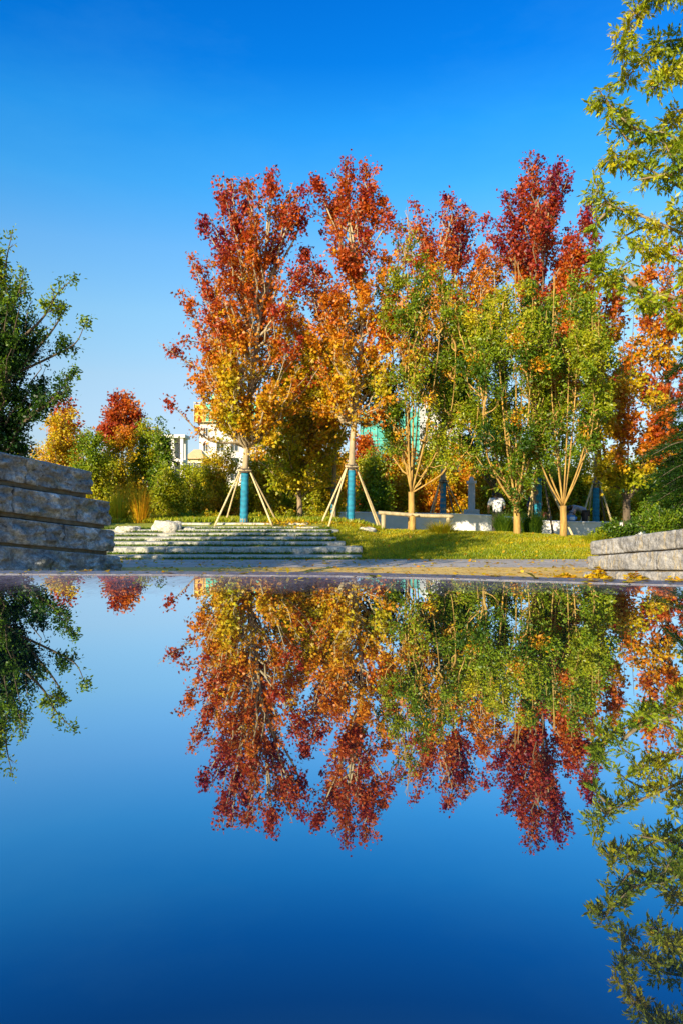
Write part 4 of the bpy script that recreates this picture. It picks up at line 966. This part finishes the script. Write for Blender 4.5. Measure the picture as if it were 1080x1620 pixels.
grass_clump("tall green brown reed clump beside the far end of the tall grey wall", 190, 842, 110, 70, 21.6, .44, 405, 520, fan=.45, lo=.2)
grass_clump("small dry grass clump at the left corner of the low pale wall", 938, 856, 22, 40, 17.6, .36, 406, 350)

# shading trees to the left of and behind the camera (their shadows fall on the wall, steps and paving)
def shade_tree(label, x, y, h, r, seed, n=9000, z0=.35):
    g = np.random.default_rng(seed); root = thing("shade_tree", label, "tree", (x, y, 0), "trees left of the pool that shade it")
    T = Tubes(); T.add(curve([(x, y, 0), (x + .1, y, h * .4), (x, y + .1, h * .9)], 6), np.linspace(.2, .05, 13), 9); pos = []
    for k in range(60):
        z = h * g.uniform(z0, 1.0); a = g.uniform(0, 6.28); rr = r * math.sqrt(g.uniform(.05, 1)) * math.sin(math.pi * min(1, max(.12, (z / h - z0) / (1 - z0) * .85 + .12)))
        e = np.array((x + math.cos(a) * rr, y + math.sin(a) * rr, z)); s = np.array((x, y, max(h * .25, z - rr * .8))); T.add([s, (s + e) / 2 + (0, 0, -.1), e], (.05, .03, .01), 5, False)
        m_ = n // 60; pos.append(s + (e - s) * g.uniform(.4, 1.1, (m_, 1)) + g.normal(size=(m_, 3)) * .42)
    T.build("trunk", M['bark_mid'], root); pos = np.vstack(pos); N = len(pos)
    leaf_mesh("crown", pos, g.normal(size=(N, 3)), g.normal(size=(N, 3)) + (0, 0, .6), .20 * g.uniform(.6, 1.2, N), .35 + g.normal(size=N) * .08, 'quad', root)
SH = [("low spreading shading tree left of the pool, nearest the tall grey wall", -8.6, 9.0, 4.3, 1.9, 4200, .42), ("middle shading tree left of the pool", -8.5, 6.1, 5.5, 1.5, 2400, .64), ("tallest shading tree left of the pool, nearest the camera", -7.7, 3.6, 7.1, 1.5, 1900, .79)]
for k, (lab, x, y, h, r, n, z0) in enumerate(SH): shade_tree(lab, x, y, h, r, 500 + k, n, z0)

# ------------------------------------------------------------------ far buildings
M['wall_white'] = noisy_mat("facade_white", [(.3, (.48, .45, .40)), (.7, (.58, .55, .50))], .4, .85, .1, .02)
M['wall_tan'] = noisy_mat("facade_tan", [(.3, (.55, .42, .24)), (.7, (.66, .52, .32))], .5)
M['roof_tan'] = noisy_mat("roof_tan", [(.3, (.55, .33, .14)), (.7, (.68, .44, .20))], 1.5)
M['dark_glass'] = new_mat("dark_glass")[0]
_b = M['dark_glass'].node_tree.nodes["Principled BSDF"]; _b.inputs['Base Color'].default_value = (.035, .045, .05, 1); _b.inputs['Roughness'].default_value = .12
def net_mat(name, c0, c1):
    m, nt, b = new_mat(name); pos = geo_pos(nt)
    mp = nt.nodes.new("ShaderNodeMapping"); mp.inputs['Scale'].default_value = (1, 1, .4); nt.links.new(pos, mp.inputs[0])
    n = tex_noise(nt, .9, 8, .7, mp.outputs[0], .5); r = ramp(nt, [(.3, c0), (.7, c1)], n.outputs['Fac'])
    br = nt.nodes.new("ShaderNodeTexWave"); br.bands_direction = 'Z'; br.inputs['Scale'].default_value = .18; nt.links.new(pos, br.inputs['Vector'])
    mx = nt.nodes.new("ShaderNodeMix"); mx.data_type = 'RGBA'; mx.blend_type = 'MULTIPLY'; mx.inputs[0].default_value = .3; nt.links.new(r.outputs[0], mx.inputs[6]); nt.links.new(br.outputs['Color'], mx.inputs[7])
    nt.links.new(mx.outputs[2], b.inputs['Base Color']); b.inputs['Roughness'].default_value = .8; bump(nt, n.outputs['Fac'], .6, .3, b)
    return m
M['net_green'] = net_mat("net_green", (.06, .40, .26), (.16, .58, .40)); M['net_orange'] = net_mat("net_orange", (.75, .33, .03), (.85, .50, .06))
M['net_teal'] = net_mat("net_teal", (.04, .30, .25), (.10, .42, .34))

def box(bm, x0, x1, y0, y1, z0, z1):
    v = [bm.verts.new(p) for p in ((x0, y0, z0), (x1, y0, z0), (x1, y1, z0), (x0, y1, z0), (x0, y0, z1), (x1, y0, z1), (x1, y1, z1), (x0, y1, z1))]
    for f in ((0, 3, 2, 1), (4, 5, 6, 7), (0, 1, 5, 4), (1, 2, 6, 5), (2, 3, 7, 6), (3, 0, 4, 7)): bm.faces.new([v[i] for i in f])
def wx(px, Y): return (px - 540) / F * Y
def wz(py, Y): return ZC - (py - HY) / F * Y
def windows(root, Y, x0, x1, z0, z1, nx, nz, ww, wh, sill=True, depth=.25):
    """window openings: dark recess frame set proud of the facade, each one a part with its pane"""
    for i in range(nx):
        for j in range(nz):
            cx = x0 + (x1 - x0) * (i + .5) / nx; cz = z0 + (z1 - z0) * (j + .5) / nz
            bm = bmesh.new(); a, b, c, d = cx - ww / 2, cx + ww / 2, cz - wh / 2, cz + wh / 2; t = .12
            box(bm, a - t, a, Y - .12, Y - .003, c - t, d + t); box(bm, b, b + t, Y - .12, Y - .003, c - t, d + t); box(bm, a, b, Y - .12, Y - .003, d, d + t); box(bm, a, b, Y - .16, Y - .003, c - t, c)
            box(bm, cx - .04, cx + .04, Y - .1, Y - .003, c, d)
            w = bm_obj("window", bm, M['wall_white'], root)
            bm = bmesh.new(); box(bm, a, b, Y - .05, Y - .006, c, d); bm_obj("pane", bm, M['dark_glass'], w)

def building(name, label, Y, x0, x1, ytop, depth, m, parts):
    a, b = wx(x0, Y), wx(x1, Y); zt = wz(ytop, Y); root = thing(name, label, "building", ((a + b) / 2, Y, 0))
    bm = bmesh.new(); box(bm, a, b, Y, Y + depth, 0, zt); bm_obj("wall", bm, m, root); parts(root, a, b, zt); return root

def apt(root, a, b, zt):
    Y = 150
    windows(root, Y, a + .3, a + 2.2, zt - 12.5, zt - .5, 1, 4, .9, 1.7)
    windows(root, Y, a + 2.8, a + 8.5, zt - 12.5, zt - 3.5, 2, 3, 1.5, 1.6)
    for j in range(4):
        z = zt - 3.2 * j - .6
        bm = bmesh.new(); box(bm, a + 9.2, a + 13.6, Y - .05, Y - .004, z - 2.3, z - .5); o = bm_obj("window", bm, M['dark_glass'], root)
        bm = bmesh.new(); box(bm, a + 9.0, a + 13.8, Y - 1.5, Y - .004, z - 3.1, z - 2.9); box(bm, a + 9.0, a + 13.8, Y - 1.5, Y - 1.4, z - 2.9, z - 2.0); bm_obj("balcony", bm, M['wall_white'], root)
    windows(root, Y, a + 14.5, b - .5, zt - 12.5, zt - .5, 3, 4, 1.4, 1.6)
    o0, o1 = wx(309, Y), wx(327, Y); zt2 = wz(641, Y)
    bm = bmesh.new(); box(bm, o0, o1, Y - .8, Y + 5, zt, zt2); bm_obj("orange_netting", bm, M['net_orange'], root)
    bm = bmesh.new(); box(bm, o1 + .01, b, Y - .8, Y + 8, zt, wz(640, Y)); bm_obj("green_netting", bm, M['net_green'], root)
    bm = bmesh.new(); bmesh.ops.create_cone(bm, cap_ends=True, segments=16, radius1=1.3, radius2=.7, depth=2.2, matrix=Matrix.Translation((wx(338, Y), Y + 2, wz(640, Y) + 1.1))); bm_obj("hoist_shroud", bm, M['net_green'], root)
    T = Tubes()
    for x in np.linspace(o0, b, 12): T.add([(x, Y - .95, zt - .5), (x, Y - .95, zt2 + .6)], .06, 5)
    for z in np.linspace(zt, zt2 + .4, 4): T.add([(o0, Y - .95, z), (b, Y - .95, z)], .06, 5)
    T.build("scaffold", M['pole'], root)
building("apartment_block", "white apartment block topped with orange and green construction netting", 150, 316, 470, 668, 14, M['wall_white'], apt)

def house(root, a, b, zt):
    Y = 110
    for x in (248, 262, 277, 291.5):
        bm = bmesh.new(); box(bm, wx(x, Y) - .22, wx(x, Y) + .22, Y - 1.6, Y - 1.15, 0, zt); bm_obj("column", bm, M['wall_white'], root)
    for z in (zt - 3.2, zt - 6.0, zt - 8.4):
        bm = bmesh.new(); box(bm, a, b, Y - 1.7, Y - .004, z - .3, z); bm_obj("balcony", bm, M['wall_white'], root)
    for k in range(3): windows(root, Y, a + .3, b - .3, zt - 3.0 - 2.8 * k, zt - .4 - 2.8 * k, 3, 1, 1.15, 2.1)
    bm = bmesh.new(); box(bm, a - .3, b + .3, Y - 1.9, Y + 1.8, zt + .002, zt + .45); bm_obj("roof", bm, M['wall_white'], root)
building("column_house", "white balconied house with tall columns behind the green trees at the left", 110, 244, 294, 694, 1.6, M['wall_white'], house)
def tanhouse(root, a, b, zt):
    Y = 130; bm = bmesh.new()
    v = [bm.verts.new(p) for p in ((a - .4, Y - .6, zt), (b + .4, Y - .6, zt), (b + .4, Y + 8, zt), (a - .4, Y + 8, zt), (a + .8, Y + 3.5, zt + 1.9), (b - .8, Y + 3.5, zt + 1.9))]
    for f in ((0, 1, 5, 4), (1, 2, 5), (2, 3, 4, 5), (3, 0, 4), (3, 2, 1, 0)): bm.faces.new([v[i] for i in f])
    bm_obj("roof", bm, M['roof_tan'], root); windows(root, Y, a, b, zt - 2.2, zt - .4, 3, 1, .8, 1.2)
building("tan_house", "small tan roofed house between the column house and the apartment block", 130, 294, 320, 726, 8, M['wall_tan'], tanhouse)
def netted(root, a, b, zt):
    Y = 125; T = Tubes()
    for x in np.linspace(a, b, 9): T.add([(x, Y - .35, 0), (x, Y - .35, zt + .8)], .06, 5)
    for z in np.linspace(2, zt, 7): T.add([(a, Y - .35, z), (b, Y - .35, z)], .05, 5)
    T.build("scaffold", M['net_green'], root)
    bm = bmesh.new(); box(bm, a + 4, b - 4, Y + 1, Y + 6, zt + .002, zt + 1.6); bm_obj("roof_hut", bm, M['wall_white'], root)
building("netted_building", "building wrapped in teal construction netting behind the middle trees", 125, 572, 662, 652, 12, M['net_teal'], netted)
def netted2(root, a, b, zt):
    Y = 160; windows(root, Y, a, b, zt - 12, zt, 6, 4, 1.3, 1.5)
    bm = bmesh.new(); box(bm, a - .2, b + .2, Y - .3, Y + 12.2, zt + .002, zt + .8); bm_obj("roof", bm, M['wall_white'], root)
building("apartment_block", "plain pale apartment block glimpsed right of the teal netted building", 160, 672, 730, 640, 12, M['wall_white'], netted2)
def netted3(root, a, b, zt):
    T = Tubes(); Y = 120
    for x in np.linspace(a, b, 8): T.add([(x, Y - .35, 0), (x, Y - .35, zt + .5)], .06, 5)
    T.build("scaffold", M['net_green'], root)
building("netted_building", "teal netted low building glimpsed at right above the low pale wall", 120, 985, 1040, 735, 10, M['net_teal'], netted3)
building("netted_building", "small teal netted building glimpsed behind the bright golden bush", 140, 726, 760, 712, 10, M['net_teal'], netted3 if False else (lambda r, a, b, z: None))

def pillar():
    Y = 33; c = P(745, 822, Y); root = thing("stone_pillar", "slim white stone pillar standing behind the white wall", "pillar", (c[0], c[1], 0))
    w = .13; zt = wz(765, Y); bm = bmesh.new(); box(bm, c[0] - w, c[0] + w, Y - w, Y + w, .25, zt); bm_obj("shaft", bm, M['wall_white'], root)
    bm = bmesh.new(); box(bm, c[0] - w - .06, c[0] + w + .06, Y - w - .06, Y + w + .06, zt + .001, zt + .12); box(bm, c[0] - w * .6, c[0] + w * .6, Y - w * .6, Y + w * .6, zt + .121, zt + .3); bm_obj("cap", bm, M['wall_white'], root)
    bm = bmesh.new(); box(bm, c[0] - .3, c[0] + .3, Y - .3, Y + .3, .1, .95); bm_obj("base", bm, M['wall_white'], root)
pillar()

# ------------------------------------------------------------------ people
def cloth(name, c, rough=.85): return noisy_mat(name, [(.3, tuple(x * .85 for x in c)), (.7, c)], 14, rough, .3, .01, 30)
M['skin'] = cloth("skin", (.42, .25, .16), .6); M['hair'] = cloth("hair", (.012, .010, .009), .5)
M['white_shirt'] = cloth("white_shirt", (.82, .81, .78)); M['dark_trousers'] = cloth("dark_trousers", (.05, .04, .035)); M['grey_jacket'] = cloth("grey_jacket", (.30, .30, .34)); M['navy'] = cloth("navy_cloth", (.015, .022, .06))
M['rust'] = cloth("rust_cloth", (.48, .10, .04)); M['blue_cloth'] = cloth("blue_cloth", (.10, .28, .55))
def skin_mesh(name, verts, edges, radii, m, parent, sub=2, root_i=0):
    me = bpy.data.meshes.new(name); me.from_pydata([tuple(v) for v in verts], edges, []); o = bpy.data.objects.new(name, me); link(o)
    s = o.modifiers.new("skin", 'SKIN'); s.use_smooth_shade = True
    ss = o.modifiers.new("sub", 'SUBSURF'); ss.levels = sub; ss.render_levels = sub
    for i, r in enumerate(radii):
        sv = me.skin_vertices[0].data[i]; sv.radius = (r, r) if np.ndim(r) == 0 else r; sv.use_root = (i == root_i)
    dg = bpy.context.evaluated_depsgraph_get(); nm = bpy.data.meshes.new_from_object(o.evaluated_get(dg)); nm.materials.clear(); nm.materials.append(m)
    for md in list(o.modifiers): o.modifiers.remove(md)
    o.data = nm; bpy.data.meshes.remove(me); o.name = name
    if parent is not None: adopt(o, parent)
    return o
def person(label, base, rot, J, shirt, pants, sleeve_to='elbow'):
    """J: joint name -> local point (x right of the body, y forward, z up), feet at z=0"""
    root = thing("person", label, "person", tuple(base)); Rm = Matrix.Rotation(rot, 3, 'Z'); b = Vector(base)
    W = {k: b + Rm @ Vector(v) for k, v in J.items()}
    names = ['pelvis', 'waist', 'chest', 'neck', 'chin', 'head', 'crown', 'shL', 'elL', 'wrL', 'shR', 'elR', 'wrR', 'hipL', 'knL', 'anL', 'toL', 'hipR', 'knR', 'anR', 'toR']
    rad = dict(pelvis=(.13, .11), waist=(.125, .10), chest=(.15, .11), neck=.055, chin=.07, head=(.082, .098), crown=(.06, .07), shL=.065, shR=.065, elL=.043, elR=.043, wrL=.030, wrR=.030, hipL=.095, hipR=.095, knL=.06, knR=.06, anL=.042, anR=.042, toL=.035, toR=.035)
    ed = [('pelvis', 'waist'), ('waist', 'chest'), ('chest', 'neck'), ('neck', 'chin'), ('chin', 'head'), ('head', 'crown'), ('chest', 'shL'), ('shL', 'elL'), ('elL', 'wrL'), ('chest', 'shR'), ('shR', 'elR'), ('elR', 'wrR'), ('pelvis', 'hipL'), ('hipL', 'knL'), ('knL', 'anL'), ('anL', 'toL'), ('pelvis', 'hipR'), ('hipR', 'knR'), ('knR', 'anR'), ('anR', 'toR')]
    V = [W[k] for k in names]; E = [(names.index(a), names.index(c)) for a, c in ed]; RR = [rad[k] for k in names]
    for s in 'LR':                                        # hands: palm, four fingers and a thumb
        d = (W['wr' + s] - W['el' + s]).normalized(); sd = d.cross(Vector((0, 1, .2))).normalized(); wi = names.index('wr' + s)
        pi = len(V); V.append(W['wr' + s] + d * .07); RR.append(.032); E.append((wi, pi))
        for q, (o_, ln) in enumerate(((-.028, .085), (-.010, .095), (.010, .088), (.028, .07))):
            k1 = len(V); V.append(V[pi] + d * .04 + sd * o_); RR.append(.010); E.append((pi, k1)); V.append(V[pi] + d * ln + sd * o_ * 1.2 + Vector((0, .015, -.01))); RR.append(.008); E.append((k1, k1 + 1))
        k1 = len(V); V.append(W['wr' + s] + d * .045 + sd * -.05); RR.append(.011); E.append((pi, k1)); V.append(W['wr' + s] + d * .085 + sd * -.065); RR.append(.009); E.append((k1, k1 + 1))
    skin_mesh("body", V, E, RR, M['skin'], root)
    def part(nm, ks, es, r, m): skin_mesh(nm, [W[k] if isinstance(k, str) else k for k in ks], es, r, m, root)
    hem = W['pelvis'] * .8 + W['waist'] * .2 - (W['waist'] - W['pelvis']) * .35
    fl_ = 1.0 if sleeve_to == 'wrist' else .8
    eL = W['wrL'] if sleeve_to == 'wrist' else W['shL'] * .15 + W['elL'] * .85; eR = W['wrR'] if sleeve_to == 'wrist' else W['shR'] * .15 + W['elR'] * .85
    part("shirt", [hem, W['waist'], W['chest'], W['chest'] * .4 + W['neck'] * .6, W['shL'], (W['shL'] + eL) / 2, eL, W['shR'], (W['shR'] + eR) / 2, eR], [(0, 1), (1, 2), (2, 3), (2, 4), (4, 5), (5, 6), (2, 7), (7, 8), (8, 9)], [(.175, .15), (.16, .135), (.185, .145), .085, .09, .08, .068, .09, .08, .068], shirt)
    part("trousers", [W['pelvis'], W['hipL'], W['knL'], W['anL'], W['hipR'], W['knR'], W['anR']], [(0, 1), (1, 2), (2, 3), (0, 4), (4, 5), (5, 6)], [(.15, .13), .115, .082, .062, .115, .082, .062], pants)
    hd = (W['crown'] - W['chin']).normalized(); fw = (Rm @ Vector((0, 1, 0)))
    part("hair", [W['head'] - fw * .03 + hd * .01, W['crown'] - fw * .012, W['head'] - fw * .055 - hd * .05], [(0, 1), (0, 2)], [(.095, .10), (.075, .08), .06], M['hair'])
    for s in 'LR': part("shoe", [W['an' + s] + Vector((0, 0, -.05)), W['to' + s]], [(0, 1)], [.05, .042], M['hair'])
    # face: nose, eyes, ears
    c = W['head']; sx = hd.cross(fw).normalized()
    bm = bmesh.new()
    for o_, r_ in ((fw * .098 - hd * .01, .016), (sx * .082 - hd * .005, .022), (-sx * .082 - hd * .005, .022), (fw * .085 - hd * .055 + sx * .012, .014), (fw * .085 - hd * .055 - sx * .012, .014)):
        bmesh.ops.create_uvsphere(bm, u_segments=10, v_segments=8, radius=r_, matrix=Matrix.Translation(c + o_))
    bm_obj("face", bm, M['skin'], root, True)
    bm = bmesh.new()
    for sg in (-1, 1): bmesh.ops.create_uvsphere(bm, u_segments=8, v_segments=6, radius=.011, matrix=Matrix.Translation(c + fw * .09 + hd * .02 + sx * sg * .032))
    bm_obj("eyes", bm, M['hair'], root, True)
    return root
stand = dict(pelvis=(0, 0, .92), waist=(0, .02, 1.08), chest=(0, .10, 1.30), neck=(0, .19, 1.44), chin=(0, .25, 1.49), head=(0, .30, 1.54), crown=(0, .34, 1.62), shL=(-.19, .12, 1.38), elL=(-.29, .10, 1.13), wrL=(-.20, .30, 1.0), shR=(.19, .12, 1.38), elR=(.29, .10, 1.13), wrR=(.18, .30, 1.0),
             hipL=(-.10, 0, .88), knL=(-.12, .03, .48), anL=(-.13, -.02, .09), toL=(-.15, .14, .03), hipR=(.10, 0, .88), knR=(.13, .05, .48), anR=(.15, 0, .09), toR=(.17, .16, .03))
b = P(786, 800, 25.2); b[2] = float(terrain(b[0], b[1]))
person("person in a white short sleeved top and dark trousers seen from behind, head bowed", b, .12, stand, M['white_shirt'], M['dark_trousers'])
bent = dict(stand); bent.update(waist=(0, .10, 1.0), chest=(0, .36, 1.10), neck=(0, .52, 1.12), chin=(0, .58, 1.09), head=(0, .64, 1.06), crown=(0, .72, 1.03), shL=(-.19, .40, 1.10), elL=(-.24, .46, .84), wrL=(-.14, .6, .68), shR=(.19, .40, 1.10), elR=(.24, .46, .84), wrR=(.14, .6, .68))
b = P(925, 800, 28.6); b[2] = .0
person("person in a grey jacket bending forward behind the white wall", b, 1.45, bent, M['grey_jacket'], M['dark_trousers'], 'wrist')
b = P(846, 800, 29.6); b[2] = .05
person("person in dark navy clothes half hidden behind the crimson maple's teal trunk", b, 2.6, stand, M['navy'], M['navy'], 'wrist')
b = P(863, 800, 29.9); b[2] = -.25
person("person in a rust red top partly hidden by the dark stake", b, 2.2, bent, M['rust'], M['dark_trousers'], 'wrist')
def bag():
    Y = 27.45; c = P(905, 826, Y); c[2] = .588
    root = thing("bag", "blue and white bag resting on the white wall beside the bending person", "bag", tuple(c))
    bm = bmesh.new(); bmesh.ops.create_cube(bm, size=1, matrix=Matrix.Translation((c[0], c[1] + .22, c[2] + .11)) @ Matrix.Diagonal((.42, .22, .22, 1))); bmesh.ops.bevel(bm, geom=bm.edges[:], offset=.06, segments=4, affect='EDGES')
    bm_obj("bag_body", bm, M['blue_cloth'], root, True)
    bm = bmesh.new(); bmesh.ops.create_cube(bm, size=1, matrix=Matrix.Translation((c[0] + .02, c[1] + .105, c[2] + .1)) @ Matrix.Diagonal((.2, .03, .13, 1))); bmesh.ops.bevel(bm, geom=bm.edges[:], offset=.01, segments=2, affect='EDGES')
    bm_obj("pocket", bm, M['white_shirt'], root, True)
    T = Tubes(); T.add([(c[0] + .15 * math.cos(a), c[1] + .22, c[2] + .2 + .13 * math.sin(a)) for a in np.linspace(0, math.pi, 12)], .014, 6); T.build("handle", M['navy'], root)
bag()
